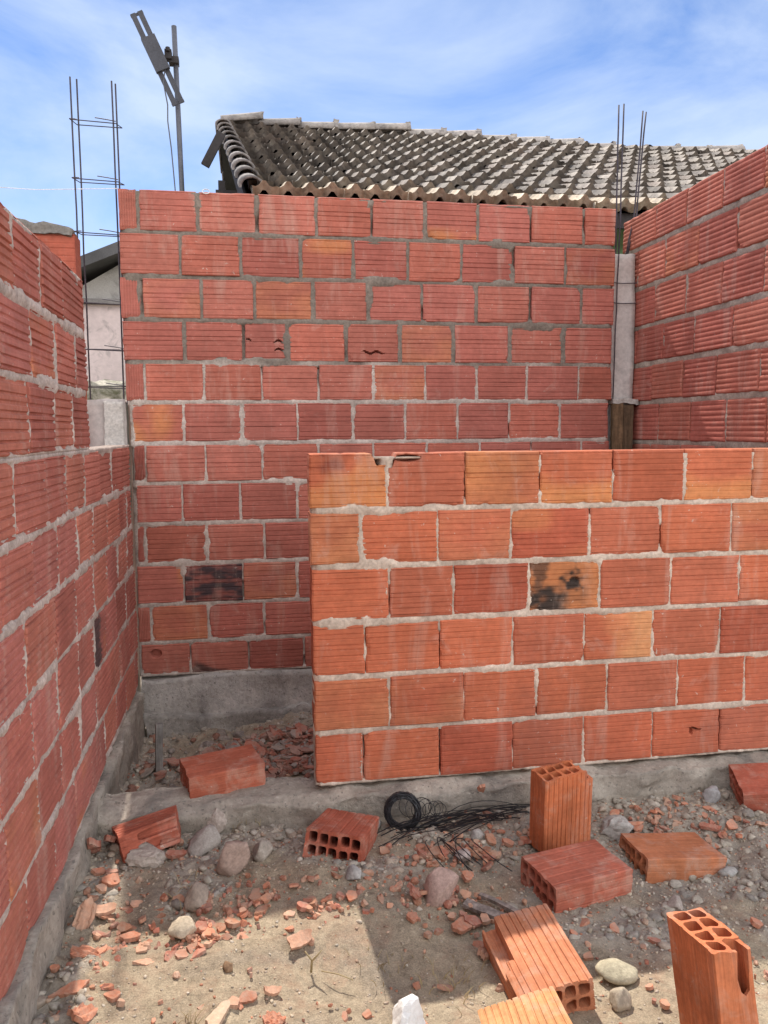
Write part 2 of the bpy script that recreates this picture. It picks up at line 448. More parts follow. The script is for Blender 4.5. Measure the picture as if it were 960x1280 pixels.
def rough_box(x0, x1, y0, y1, z0, z1, res, amp, seed, freq=9, col=(.3, .28, .25), topfn=None):
    """closed box with an uneven surface"""
    bm = bmesh.new()
    nx, ny, nz = [max(1, int(round((b_ - a_) / res))) for a_, b_ in ((x0, x1), (y0, y1), (z0, z1))]
    V, F, idx = [], [], {}
    def vid(i, j, k):
        q = (i, j, k)
        if q not in idx:
            idx[q] = len(V); V.append((x0 + (x1 - x0) * i / nx, y0 + (y1 - y0) * j / ny, z0 + (z1 - z0) * k / nz))
        return idx[q]
    for i in range(nx):
        for j in range(ny):
            for k in (0, nz): F.append([vid(i, j, k), vid(i + 1, j, k), vid(i + 1, j + 1, k), vid(i, j + 1, k)])
        for k in range(nz):
            for j in (0, ny): F.append([vid(i, j, k), vid(i + 1, j, k), vid(i + 1, j, k + 1), vid(i, j, k + 1)])
    for j in range(ny):
        for k in range(nz):
            for i in (0, nx): F.append([vid(i, j, k), vid(i, j + 1, k), vid(i, j + 1, k + 1), vid(i, j, k + 1)])
    bm.free()
    V = np.array(V); x, y, z = V.T
    o = np.stack([fbm(x * freq, y * freq, z * freq, seed + s, 4, .55) for s in (0, 100, 200)], -1) * amp
    V = V + o
    if topfn is not None: V[:, 2] += topfn(x, y) * (z - z0) / (z1 - z0)
    return V, F, np.asarray(col)

# ---- front half wall
Yf, Yb, Xl, Xr = 2.796, 4.054, -.5437, 2.091
front_u = [[.220, .493, .778, 1.058, 1.341, 1.631, 1.913, 2.19, 2.4], [.220, .397, .675, .951, 1.254, 1.539, 1.83, 2.11, 2.4],
           [.222, .496, .735, 1.02, 1.299, 1.585, 1.873, 2.15, 2.4], [.224, .41, .684, .96, 1.24, 1.515, 1.799, 2.08, 2.4],
           [.224, .496, .775, 1.056, 1.337, 1.624, 1.911, 2.19, 2.4], [.227, .401, .684, .964, 1.244, 1.527, 1.812, 2.09, 2.4]]
frows = [(-.0781 - .2 * k, -.2781 - .2 * k, front_u[k]) for k in range(6)]
YEL = np.array((.57, .225, .088)); ORG = np.array((.53, .21, .10)); BLK = np.array((.03, .027, .025))
def lerp(C, c2, f): return C * (1 - f[..., None]) + np.asarray(c2) * f[..., None]
def c_first(U, Z, C):
    C = lerp(C, YEL, .85 * sstep(.75, .35, Z + .25 * fbm(U * 3, Z * 2, 1, 5, 2)) + .0 * U)
    C = lerp(C, YEL, .7 * sstep(.5, .9, U))
    return lerp(C, (.2, .05, .035), .8 * sstep(.35, .0, np.hypot((U - .3) * 1.2, (Z - .8) * 1.6) + .12 * fbm(U * 6, Z * 6, 2, 8, 2)))
def c_yel(U, Z, C): return lerp(C, YEL, .55 + .35 * fbm(U * 2, Z * 2, 3, 4, 2).clip(-1, 1))
def c_low(U, Z, C): return lerp(C, YEL, .9 * sstep(.6, .15, Z + .12 * fbm(U * 2, Z, 1, 6, 2)))
def c_right(U, Z, C): return lerp(C, (.62, .29, .13), .9 * sstep(.25, .8, U + .15 * fbm(U * 3, Z * 3, 5, 6, 2)))
def c_burn(U, Z, C):
    C = lerp(C, (.50, .21, .08), .7 + 0 * U)
    f = sstep(.55, .15, np.hypot((U - .28) * 1.0, (Z - .1) * .9) + .2 * fbm(U * 5, Z * 5, 4, 12, 3))
    f = np.maximum(f, .75 * sstep(.2, .02, np.abs(U - .1) + .15 * fbm(U * 6, Z * 5, 7, 3, 3)))
    f = np.maximum(f, sstep(.22, .04, np.hypot((U - .64), (Z - .62) * .8) + .12 * fbm(U * 9, Z * 9, 4, 2, 3)))
    return lerp(C, BLK, np.clip(f, 0, 1) * .96)
def c_soot(U, Z, C): return lerp(C, (.06, .04, .042), np.clip(.85 + .5 * fbm(U * 5, Z * 9, 2, 7, 3), .35, 1))
def c_orange(k):
    return lambda U, Z, C: lerp(C, ORG, np.clip(k + .3 * fbm(U * 2, Z * 2, 5, 9, 2), 0, 1))
def d_hole(cu, cz, ru, rz, dep):
    return lambda U, Z: -dep * sstep(1.25, .8, np.hypot((U - cu) / ru, (Z - cz) / rz))
def d_slits(lst):
    def f(U, Z):
        d = np.zeros_like(U)
        for (cu, cz, ru, rz) in lst: d = np.minimum(d, -.03 * sstep(1.3, .7, np.hypot((U - cu) / ru, (Z - cz - .03 * np.sin(U * 25)) / rz)))
        return d
    return f
fspec = {(0, 0): dict(fine=1, color=c_first, cap=lambda U: 1 - .24 * sstep(.80, .88, U) - .02 * fbm(U * 9, 0 * U, 0, 3, 2)),
         (0, 1): dict(fine=1, cap=lambda U: 1 - .27 * sstep(.13, .05, U) - .012 * fbm(U * 9, 0 * U, 0, 4, 2), depth=d_hole(.25, .9, .15, .06, .05)),
         (0, 2): dict(fine=1, color=c_yel), (0, 3): dict(fine=1, color=c_low), (0, 5): dict(fine=1, color=c_low), (0, 6): dict(color=c_orange(.5)),
         (1, 0): dict(color=c_orange(.6)), (1, 6): dict(color=c_orange(.35)), (1, 2): dict(color=c_orange(.15)),
         (2, 3): dict(fine=1, color=c_burn, depth=d_hole(.64, .62, .06, .05, .012)),
         (3, 4): dict(fine=1, color=c_right), (4, 0): dict(color=c_orange(.35)), (4, 1): dict(color=c_orange(.2)),
         (5, 5): dict(fine=1, depth=d_slits([(.57, .5, .02, .07), (.64, .57, .07, .02)]))}
front = thing('brick_wall', 'waist-high front wall of ribbed orange hollow bricks with a sooty burnt block in its third course', 'wall', (.22, Yf, -1.4))
build_wall(front, 'y', Yf, -1, frows, .095, rib_profile(9, .026, .0024, 3), lambda U, Z: np.broadcast_to(np.array((.52, .42, .34)), U.shape + (3,)),
           [(.225, 2.395, -1.276, -.092)], 101, fspec, gap=(.003, .008), bed=.016, res=.006, smear=.0024, mdepth=-.0035,
           bases=[(.46, .125, .064), (.49, .14, .07), (.42, .108, .058), (.46, .135, .074), (.40, .10, .055)], fire=.06, headmiss=.36)
mb = MB()
mb.add(*rough_box(-.53, 2.45, 2.735, 2.915, -1.6, -1.283, .012, .016, 5, 9, (.40, .345, .285),
                  lambda x, y: -.03 * sstep(2.785, 2.735, y) * (.5 + .5 * fbm(x * 6, y * 6, 0, 3, 2)) - .006))
mb.build('concrete_footing', M_conc, front, True)

# ---- back wall
ztops = [1.137, .944, .739, .538, .336, .146, -.054, -.247, -.446, -.647, -.85, -1.04, -1.212]
back_u = [[-.554, -.468, -.192, .087, .372, .648, .919, 1.191, 1.47, 1.755, 1.931], [-.555, -.28, .002, .29, .554, .828, 1.104, 1.378, 1.658, 1.932],
          [-.56, -.464, -.189, .066, .35, .624, .901, 1.185, 1.471, 1.75, 1.932], [-.556, -.274, .011, .223, .513, .785, 1.063, 1.361, 1.657, 1.924],
          [-.552, -.464, -.186, .091, .371, .649, .917, 1.187, 1.458, 1.74, 1.929], [-.526, -.286, -.007, .264, .541, .812, 1.085, 1.36, 1.641, 1.911],
          [-.526, -.474, -.189, .086, .366, .646, .926, 1.206, 1.486, 1.766, 1.92], [-.522, -.306, -.028, .253, .533, .813, 1.093, 1.373, 1.653, 1.92],
          [-.525, -.488, -.193, .089, .369, .649, .929, 1.209, 1.489, 1.769, 1.92], [-.533, -.311, -.023, .249, .53, .81, 1.09, 1.37, 1.65, 1.92],
          [-.536, -.476, -.197, .08, .36, .64, .92, 1.2, 1.48, 1.76, 1.92], [-.527, -.292, -.004, .275, .555, .835, 1.115, 1.395, 1.675, 1.92]]
brows = [(ztops[k], ztops[k + 1], back_u[k]) for k in range(12)]
def bmort(U, Z):
    f = sstep(.31, .36, Z + .02 * fbm(U * 6, Z * 6, 0, 2, 2))[..., None]
    return np.array((.43, .36, .31)) * (1 - f) + np.array((.20, .165, .135)) * f
bspec = {(2, 3): dict(color=c_orange(.3)), (2, 1): dict(color=c_orange(.1)), (3, 5): dict(color=c_orange(.3)), (4, 5): dict(color=c_orange(.3)),
         (1, 8): dict(color=c_orange(.1)), (3, 2): dict(fine=1, depth=d_slits([(.85, .52, .14, .02), (.85, .3, .12, .02), (.08, .55, .06, .015)])),
         (3, 4): dict(fine=1, depth=d_slits([(.5, .25, .2, .022)])), (9, 1): dict(fine=1, color=c_soot), (9, 2): dict(color=c_orange(.2)), (10, 1): dict(color=c_orange(.2)),
         (11, 0): dict(fine=1, depth=d_hole(.3, .7, .1, .12, .03)), (11, 1): dict(fine=1, color=lambda U, Z, C: lerp(C, BLK * 1.5, .8 * sstep(.35, .2, Z + .5 * np.abs(U - .1) + .1 * fbm(U * 5, Z * 5, 3, 2, 2))))}
back = thing('brick_wall', 'tall back wall of red ribbed bricks below the tiled roof, dark mortar in its top courses', 'wall', (-.55, Yb, -1.5))
build_wall(back, 'y', Yb, -1, brows, .095, rib_profile(7, .034, .0034, 8), bmort,
           [(-.548, 1.926, .31, 1.130), (-.541, 1.915, -1.21, .31)], 202, bspec, gap=(.006, .013), bed=.016, res=.0075, smear=.003, mdepth=-.0032,
           bases=[(.39, .125, .092), (.42, .14, .10), (.36, .11, .082), (.40, .13, .098), (.42, .13, .088)], fire=.05, vert_rows=(0, 2, 4, 6, 8, 10), headmiss=.1, wide={0: 1.5, 1: 1.6, 2: 1.6, 3: 1.8})
mb = MB()
mb.add(*rough_box(-.533, 1.95, 4.035, 4.2, -1.42, -1.214, .02, .010, 15, 6, (.47, .43, .39), lambda x, y: .012 * fbm(x * 5, y * 5, 0, 8, 2)))
mb.add(*rough_box(-.52, 1.95, 3.99, 4.19, -1.75, -1.398, .02, .020, 25, 7, (.36, .33, .295), lambda x, y: .02 * fbm(x * 4, y * 4, 0, 9, 2)))
mb.build('concrete_footing', M_conc, back, True)

# ---- left wall
lz = [.537, .34, .14, -.06, -.263, -.456, -.659, -.862, -1.06, -1.25]
def fill(u0, u1, first, p=.282):
    a = list(first)
    while a[0] - p > u0 + .05: a.insert(0, a[0] - p)
    while a[-1] + p < u1 - .1: a.append(a[-1] + p)
    return [u0] + a + [u1]
Y0 = -.6
lu = [fill(Y0, 3.066, [2.13, 2.422, 2.698]), fill(Y0, 3.055, [2.272, 2.563, 2.861]), fill(Y0, 3.045, [2.207, 2.501, 2.771]),
      fill(Y0, 4.04, [2.053, 2.358, 2.635, 2.92, 3.201, 3.481, 3.78]), fill(Y0, 4.04, [2.186, 2.468, 2.76, 3.039, 3.325, 3.61, 3.89]),
      fill(Y0, 4.04, [2.07, 2.388, 2.681, 2.99, 3.28, 3.564, 3.841]), fill(Y0, 4.04, [2.1, 2.38, 2.675, 2.964, 3.2, 3.47, 3.75]),
      fill(Y0, 4.04, [1.84, 2.12, 2.382, 2.675, 2.96, 3.24, 3.52, 3.8]), fill(Y0, 4.04, [1.69, 1.97, 2.25, 2.53, 2.81, 3.09, 3.37, 3.65])]
lrows = [(lz[k], lz[k + 1], lu[k]) for k in range(9)]
iburn = [i for i in range(len(lu[6]) - 1) if abs(lu[6][i] - 2.964) < .01][0]
lspec = {(6, iburn): dict(fine=1, color=lambda U, Z, C: lerp(C, (.05, .04, .04), .9 * sstep(.55, .35, U + .15 * fbm(U * 4, Z * 5, 0, 2, 2))))}
left = thing('brick_wall', 'left side wall of red ribbed bricks, stepping down to a lower stretch at the back corner', 'wall', (Xl, 2, -1.4))
build_wall(left, 'x', Xl, 1, lrows, .095, rib_profile(8, .06, .0042, 14), lambda U, Z: np.broadcast_to(np.array((.46, .38, .33)), U.shape + (3,)),
           [(Y0 + .005, 3.03, -.058, .53), (Y0 + .005, 4.05, -1.248, -.058)], 303, lspec, gap=(.003, .008), bed=.016, res=.0075, smear=.003, mdepth=-.0024, headmiss=-.1,
           bases=[(.43, .145, .105), (.45, .155, .105), (.40, .13, .095), (.42, .145, .112)], fire=.06, tilt=.003)
mb = MB()
mb.add(*rough_box(Xl - .16, Xl + .024, Y0, 4.02, -1.75, -1.256,   .02, .014, 35, 8, (.40, .35, .29), lambda x, y: .035 * sstep(2.4, 1.8, y) + .012 * fbm(x * 6, y * 6, 0, 4, 2)))
mb.build('concrete_footing', M_conc, left, True)

# ---- right wall
rz_ = [1.132, .954, .744, .538, .340, .139, -.07, -.27, -.47, -.67, -.87, -1.07, -1.27]
R0, R1 = 2.905, 4.3
ru = [[3.937, 3.645, 3.347, 3.059], [3.832, 3.533, 3.232], [3.927, 3.632, 3.333, 3.039], [3.832, 3.551, 3.245], [3.944, 3.639, 3.356, 3.045], [3.863, 3.56, 3.267]]
ru = [fill(R0, R1, sorted(q)) for q in (ru + ru)]
rrows = [(rz_[k], rz_[k + 1], ru[k]) for k in range(12)]
right = thing('brick_wall', 'tall right side wall of deeply ribbed red bricks, raked by sun beside the grey column', 'wall', (Xr, 3.5, -1.4))
build_wall(right, 'x', Xr, -1, rrows, .095, sine_profile(8, .0030), lambda U, Z: np.broadcast_to(np.array((.38, .31, .25)), U.shape + (3,)),
           [(R0 + .005, R1 - .005, -1.268, 1.125)], 404, {(1, 2): dict(color=c_orange(.2))}, gap=(.004, .010), bed=.021, res=.009, smear=.003, mdepth=-.0065, lean=-.004, proud=.0004,
           bases=[(.43, .135, .092), (.46, .15, .10), (.39, .115, .082)], fire=.05, tilt=.0008, headmiss=.5)
mb = MB()
mb.add(*rough_box(Xr - .035, Xr + .16, R0 + .02, R1, -1.75, -1.274, .04, .01, 45, 7, (.31, .285, .255)))
mb.build('concrete_footing', M_conc, right, True)

# ---- brick return behind the left wall
stub = thing('brick_pillar', 'short brick wall end capped with mortar, poking up behind the left wall by the rebar', 'wall', (-.9, 3.98, -1.4))
pr = []
zt = .905
k = 0
while zt > -1.2:
    pr.append((zt, zt - .2, [-1.3, -1.02, -.742] if k % 2 == 0 else [-1.3, -1.16, -.88, -.742])); zt -= .2; k += 1
build_wall(stub, 'y', 3.98, -1, pr, .13, rib_profile(7, .04, .003, 31), lambda U, Z: np.broadcast_to(np.array((.25, .22, .19)), U.shape + (3,)),
           [(-1.295, -.747, zt + .01, .9)], 505, None, res=.015)
mb = MB()
mb.add(*rough_box(-1.29, -.745, 3.965, 4.1, .9, .955, .02, .010, 55, 12, (.2, .18, .16), lambda x, y: .02 * fbm(x * 9, y * 9, 0, 3, 2) - .02 * sstep(-.82, -.745, x)))
mb.build('mortar_cap', M_mortar, stub, True)

# ---- columns, rebar
def wig(p0, p1, n, amp, seed):
    r = random.Random(seed); p0 = Vector(p0); p1 = Vector(p1); o = Vector((0, 0, 0)); P = []
    for i in range(n):
        f = i / (n - 1); o = o * .7 + Vector((r.uniform(-1, 1), r.uniform(-1, 1), 0)) * amp
        P.append(p0.lerp(p1, f) + o * math.sin(math.pi * f))
    return P
RUST = (.055, .045, .055)
cage = thing('rebar_cage', 'tall rebar cage with stirrups standing in the gap left of the back wall', 'rebar', (-.65, 4.15, .14))
bars = [(-.757, 4.12, 1.647), (-.742, 4.2, 1.67), (-.572, 4.12, 1.64), (-.566, 4.2, 1.66)]
for i, (x, y, zt) in enumerate(bars):
    mb = MB(); mb.tube(wig((x, y, .05), (x, y, zt), 9, .003, i), .0042, 6, RUST); mb.build('bar', M_rust, cage, True)
for i, z in enumerate((1.455, 1.19, .945, .62, .4, .22)):
    mb = MB(); e = .008
    P = [(-.765, 4.113, z), (-.56, 4.113, z - .008), (-.543, 4.207, z + .006), (-.75, 4.207, z + .01), (-.766, 4.112, z + .003), (-.74, 4.14, z + .012)]
    mb.tube(P, .0025, 5, RUST); mb.tube([(-.56, 4.118, z + .004), (-.60, 4.125, z + .012), (-.655, 4.13, z + .02)], .0025, 5, RUST)
    mb.build('stirrup', M_rust, cage)
colL = thing('concrete_column', 'low pale concrete column stub in the gap between left wall and back wall', 'column', (-.64, 4.16, -1.4))
mb = MB(); mb.add(*rough_box(-.76, -.561, 4.085, 4.24, -1.5, .155, .03, .004, 61, 10, (.48, .43, .40), lambda x, y: .012 * fbm(x * 14, y * 14, 0, 2, 2)))
mb.build('column_shaft', M_cement, colL, True)
mb = MB(); mb.add(*rough_box(-.66, -.57, 4.068, 4.11, -.06, .145, .012, .006, 63, 22, (.50, .46, .42))); mb.build('mortar_patch', M_mortar, colL, True)

colR = thing('concrete_column', 'pale grey concrete column in the right back corner, rebar rising from its top', 'column', (2.03, 4.2, -1.4))
mb = MB(); mb.add(*rough_box(1.941, 2.083, 4.125, 4.27, -1.5, .93, .03, .0035, 71, 9, (.58, .54, .50), lambda x, y: .01 * fbm(x * 16, y * 16, 0, 2, 2)))
mb.build('column_shaft', M_cement, colR, True)
for i, (x, y, zt) in enumerate([(1.985, 4.16, 1.70), (2.028, 4.2, 1.715), (2.105 - .03, 4.16, 1.66), (2.17 - .06, 4.24, 1.72)]):
    pass
for i, (xb, xt, y, zt) in enumerate([(1.99, 1.99, 4.17, 1.70), (2.02, 2.033, 4.2, 1.72), (2.058, 2.142, 4.2, 1.69), (2.07, 2.166, 4.21, 1.69)]):
    mb = MB(); mb.tube([(xb, y, .9), (xb + (xt - xb) * .25, y, 1.02)] + wig((xb + (xt - xb) * .55, y, 1.12), (xt, y, zt), 6, .002, 40 + i), .0042, 6, RUST); mb.build('bar', M_rust, colR, True)
mb = MB(); mb.tube(wig((1.962, 4.113, .1), (1.985, 4.113, 1.17), 9, .003, 50), .003, 5, RUST); mb.build('tie_wire', M_rust, colR)
for z in (.77, .665):
    mb = MB(); mb.tube([(1.935, 4.112, z + .005), (2.0, 4.11, z), (2.085, 4.112, z + .004)], .0025, 5, RUST); mb.build('tie_wire', M_rust, colR)
fb = thing('formwork_board', 'brown wooden formwork board at the foot of the grey corner column', 'board', (1.99, 4.08, -.3))
mb = MB(); mb.add(*rough_box(1.94, 2.0, 4.06, 4.085, -.35, .135, .02, .002, 81, 10, (.16, .10, .055))); mb.add(*rough_box(2.004, 2.06, 4.066, 4.09, -.35, .128, .02, .002, 83, 10, (.13, .085, .05)))
mb.build('planks', M_wood, fb)
mb = MB(); mb.add(*rough_box(1.935, 2.085, 4.06, 4.12, .132, .16, .012, .008, 85, 25, (.42, .38, .34))); mb.build('mortar_spill', M_mortar, fb, True)

# ------------------------------------------------------------------ house with the tiled roof
house = thing('tiled_house', 'low green-walled house behind the back wall under a mossy old clay tile roof', 'house', (3.5, 7.6, -1.4))
mb = MB()
HX0, HX1, HY0, HY1 = .22, 6.6, 5.0, 10.2
zpl = 1.42; zri = 2.72
V = []
for x in (HX0, HX1):
    V += [(x, HY0, -1.5), (x, HY1, -1.5), (x, HY1, zpl), (x, 7.6, zri - .1), (x, HY0, zpl)]
mb.add(V, [[0, 1, 2, 3, 4], [5, 9, 8, 7, 6], [0, 4, 9, 5], [1, 6, 7, 2]])
mb.build('wall', M_green, house)
EY, EZ, RY, RZ = 4.55, 1.275, 7.6, 2.70
slope = math.atan2(RZ - EZ, RY - EY); SL = math.hypot(RZ - EZ, RY - EY)
PAL = [(.23, .195, .175), (.18, .155, .14), (.28, .24, .21), (.25, .20, .17), (.32, .275, .235)]
def tile_mesh(side):
    mb = MB(); R = random.Random(5 + side)
    TW, NR = .122, 13
    EX = SL / NR
    ncol = int((6.9 - 0) / TW)
    for r in range(NR):
        wav = .012 * math.sin(r * 1.7)
        for c_ in range(ncol):
            f = (r) / NR
            xb = .09 + c_ * TW - .20 * f * max(0, 1 - c_ * TW / 3.0) + R.gauss(0, .003)
            s0 = r * EX + R.gauss(0, .012); s1 = s0 + EX * 1.16
            nu = 9
            us = np.linspace(-.08, 1.08, nu); tt = np.array([0, .02, .5, 1.0])
            U, T = np.meshgrid(us, tt, indexing='ij')
            prof = .0165 * np.cos((U - .42) * 2 * math.pi) + .008 * np.cos((U - .42) * 4 * math.pi)
            lift = .052 * (1 - T) + R.gauss(0, .005)
            sag = -.02 * math.sin(math.pi * f) + .015 * vn3(c_ * .13, r * .2, 0, 5)
            s = s0 + T * (s1 - s0)
            h = prof * (1.0 - .12 * T) + lift + sag
            x = xb + U * TW + T * R.gauss(0, .004)
            sg = 1 if side == 0 else -1
            def loc(hh):
                y = RY - sg * (RY - (EY + s * math.cos(slope) - hh * math.sin(slope))); z = EZ + s * math.sin(slope) + hh * math.cos(slope)
                return np.stack([x, y, z], -1).reshape(-1, 3)
            top = loc(h); bot = loc(h - .016 - .034 * (1 - T))
            n = len(top); F = grid_faces(nu, 4).tolist() + [[q + n for q in f_] for f_ in grid_faces(nu, 4).tolist()]
            F += [[i * 4, (i + 1) * 4, (i + 1) * 4 + n, i * 4 + n] for i in range(nu - 1)]
            F += [[i, i + 1, i + 1 + n, i + n] for i in range(3)] + [[(nu - 1) * 4 + i, (nu - 1) * 4 + i + 1, (nu - 1) * 4 + i + 1 + n, (nu - 1) * 4 + i + n] for i in range(3)]
            pc = np.array(R.choice(PAL)) * R.uniform(.5, 1.05)
            if r == 0: pc = np.array((.52, .42, .31)) * R.uniform(.8, 1.15)
            # bare clay on the crests with sun highlight painted in, dark lichen in the troughs
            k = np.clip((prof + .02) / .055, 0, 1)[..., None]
            lip = np.clip(1 - T / .45, 0, 1)[..., None]             # painted sun highlight along the lower lips
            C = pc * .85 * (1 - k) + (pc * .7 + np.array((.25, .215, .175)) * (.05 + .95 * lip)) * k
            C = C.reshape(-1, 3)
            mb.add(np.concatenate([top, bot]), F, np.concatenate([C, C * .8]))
    return mb
mb = MB()
for sg in (1, -1):
    V = []
    for x in (.04, 6.75):
        for s_ in (.06, SL):
            for h_ in (-.045, -.055):
                y = EY + s_ * math.cos(slope) - h_ * math.sin(slope); y = y if sg > 0 else 2 * RY - y
                V.append((x - .2 * s_ / SL * (x < 1), y - .004 * sg, EZ + s_ * math.sin(slope) + h_ * math.cos(slope)))
    mb.add(V, [[0, 1, 3, 2], [4, 6, 7, 5], [0, 4, 5, 1], [2, 3, 7, 6], [0, 2, 6, 4], [1, 5, 7, 3]])
mb.build('roof_lining', M_dark, house)
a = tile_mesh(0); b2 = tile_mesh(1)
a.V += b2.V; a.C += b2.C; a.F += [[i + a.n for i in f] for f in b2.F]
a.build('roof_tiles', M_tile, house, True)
# ridge and verge of half-round tiles
def half_tile(mb, p0, p1, r0, r1, col):
    p0 = Vector(p0); p1 = Vector(p1); tdir = (p1 - p0).normalized(); side = tdir.cross(Vector((0, 0, 1))).normalized(); up = side.cross(tdir)
    n = 9; V = []
    for (p, r) in ((p0, r0), (p1, r1), (p1, r1 - .014), (p0, r0 - .014)):
        for i in range(n):
            th = math.pi * (i / (n - 1)) * 1.06 - .09
            V.append(tuple(p + side * (math.cos(th) * r * 1.05) + up * (math.sin(th) * r * .85)))
    F = []
    for q in range(4):
        for i in range(n - 1): F.append([q * n + i, q * n + i + 1, ((q + 1) % 4) * n + i + 1, ((q + 1) % 4) * n + i])
    F += [[0, n, 2 * n, 3 * n], [n - 1, 2 * n - 1, 3 * n - 1, 4 * n - 1]]
    mb.add(V, F, col)
mb = MB(); R = random.Random(3)
x = -.13; i = 0
zc = RZ + .0
hts = {0: .035, 1: .0}
while x < 6.7:
    dz = .028 if i == 0 else (.02 * math.sin(i * .55) + R.gauss(0, .006)) - (.03 if x > 3.0 else 0)
    p0 = (x, RY, zc - .01 + dz); p1 = (x + .36, RY + R.gauss(0, .01), zc + .004 + dz + (.03 if i == 0 else 0))
    half_tile(mb, p0, p1, .08, .09, np.array((.33, .29, .26)) * R.uniform(.8, 1.2))
    mb.add(*rough_box(x + .325, x + .37, RY - .045, RY + .045, zc + .05 + dz, zc + .082 + dz + (.02 if i == 0 else 0), .02, .012, 900 + i, 25, (.36, .32, .28)))
    x += .335; i += 1
mb.build('ridge_tiles', M_tile, house, True)
mb = MB()
for r in range(11):
    f = r / 11; s = r * SL / 11
    for sg in (1, -1):
        def pt(ss, h):
            y = EY + ss * math.cos(slope) - h * math.sin(slope)
            if sg < 0: y = 2 * RY - y
            return (.075 - .20 * ss / SL, y, EZ + ss * math.sin(slope) + h * math.cos(slope))
        half_tile(mb, pt(s, .035), pt(s + .33, .01), .068, .058, np.array((.17, .15, .14)) * R.uniform(.75, 1.35))
mb.build('verge_tiles', M_tile, house, True)
mb = MB()
cs, sn = math.cos(slope), math.sin(slope)
for i in range(14):                                                   # rafters and boards under the tiles
    x = .12 + i * .48
    mb.box((x, (EY + RY) / 2, (EZ + RZ) / 2 - .10), (.05, SL * .985, .09), [[1, 0, 0], [0, cs, -sn], [0, sn, cs]])
    mb.box((x, 2 * RY - (EY + RY) / 2, (EZ + RZ) / 2 - .10), (.05, SL * .985, .09), [[1, 0, 0], [0, cs, sn], [0, -sn, cs]])
mb.build('rafters', M_dark, house)
mb = MB()
mb.box((3.38, EY + .05, EZ - .055), (6.5, .025, .085)); mb.box((3.38, EY + .30, EZ + .045), (6.5, .03, .03))  # black strip stands in for the soffit shadow
mb.build('eave_shadow_board', M_dark, house)
mb = MB(); V = []
for x in (.03, .045):
    V += [(x, EY + .08, EZ - .1), (x, EY + .08, EZ + .02), (x - .15, RY, RZ + .03), (x - .15, RY, RZ - .14)]
mb.add(V, [[0, 1, 2, 3], [7, 6, 5, 4], [0, 4, 5, 1], [1, 5, 6, 2], [2, 6, 7, 3], [3, 7, 4, 0]])
mb.build('barge_board', M_dark, house)
pst = thing('timber_post', 'slim timber post with a crosspiece holding up the left end of the tiled roof', 'post', (-.13, 5.6, -1.4))
mb = MB(); mb.box((-.105, 5.6, .12), (.045, .05, 3.04)); mb.box((-.06, 5.585, 1.56), (.17, .04, .035)); mb.box((.02, 5.6, .12), (.03, .03, 3.0)); mb.build('post', M_dark, pst)
mb = MB(); q = math.radians(28)
mb.box((-.155, 5.66, 1.86), (.055, .03, .24), [[math.cos(q), 0, math.sin(q)], [0, 1, 0], [-math.sin(q), 0, math.cos(q)]]); mb.build('brace', M_dark, pst)

# ------------------------------------------------------------------ pale pink house
ph = thing('pink_house', 'faded pink rendered house seen through the gap beside the rebar cage', 'house', (-2.5, 13, -1.4))
mb = MB(); X0, X1, XP, Y0h, Y1h = -5.2, -.4, -1.35, 12.0, 18.0
e0 = 2.03 - (2.14 - 2.14)
def roofz(x): return 2.06 + (x + 2.14) * .60
mb.box(((X0 + X1) / 2, (Y0h + Y1h) / 2, .2), (X1 - X0, Y1h - Y0h, 3.2)); mb.build('wall', M_pink, ph)
mb = MB(); zp = 1.5 + .3
V = []
for y in (Y0h + .05, Y1h - .05): V += [(X0, y, 1.79), (X1, y, 1.79), (X1, y, 1.95), (XP, y, roofz(XP)), (-2.45, y, roofz(-2.45)), (X0, y, 1.80)]
mb.add(V, [[0, 1, 2, 3, 4, 5], [11, 10, 9, 8, 7, 6], [0, 6, 7, 1]]); mb.build('gable', surf('grey_render', base=(.42, .385, .35), v1=(2, .8, 1.15), stains=(4, .5, .7, (.12, .11, .1), .6)), ph)
mb = MB(); mb.box(((X0 + X1) / 2, Y0h - .02, 1.815), (X1 - X0 + .1, .16, .07)); mb.build('ledge', surf('ledge_cement', base=(.2, .18, .17)), ph)
mb = MB()
def slab(xa, za, xb, zb_):
    V = []
    for y in (Y0h - .35, Y1h + .3): V += [(xa, y, za), (xb, y, zb_), (xb, y, zb_ + .15), (xa, y, za + .15)]
    mb.add(V, [[0, 1, 2, 3], [7, 6, 5, 4], [0, 4, 5, 1], [1, 5, 6, 2], [2, 6, 7, 3], [3, 7, 4, 0]])
slab(-5.5, roofz(-2.6) - 1.0, XP, roofz(XP)); slab(XP + .001, roofz(XP), -.1, roofz(XP) - .65)
mb.build('roof', surf('fibre_cement', base=(.10, .095, .095), v1=(2, .7, 1.2)), ph)
yw = thing('yard_wall', 'mossy stained low plaster wall behind the pale column stub', 'wall', (-1, 7.0, -1.4))
mb = MB(); mb.add(*rough_box(-2.6, -.55, 7.0, 7.15, -1.5, .42, .06, .02, 91, 5, (.40, .36, .30), lambda x, y: .05 * fbm(x * 8, y * 8, 0, 2, 3)))
mb.build('plaster', surf('mossy_plaster', base=(.42, .38, .31), v1=(6, .6, 1.3), v2=(40, .7, 1.2), stains=(9, .45, .6, (.10, .10, .05), .85)), yw, True)

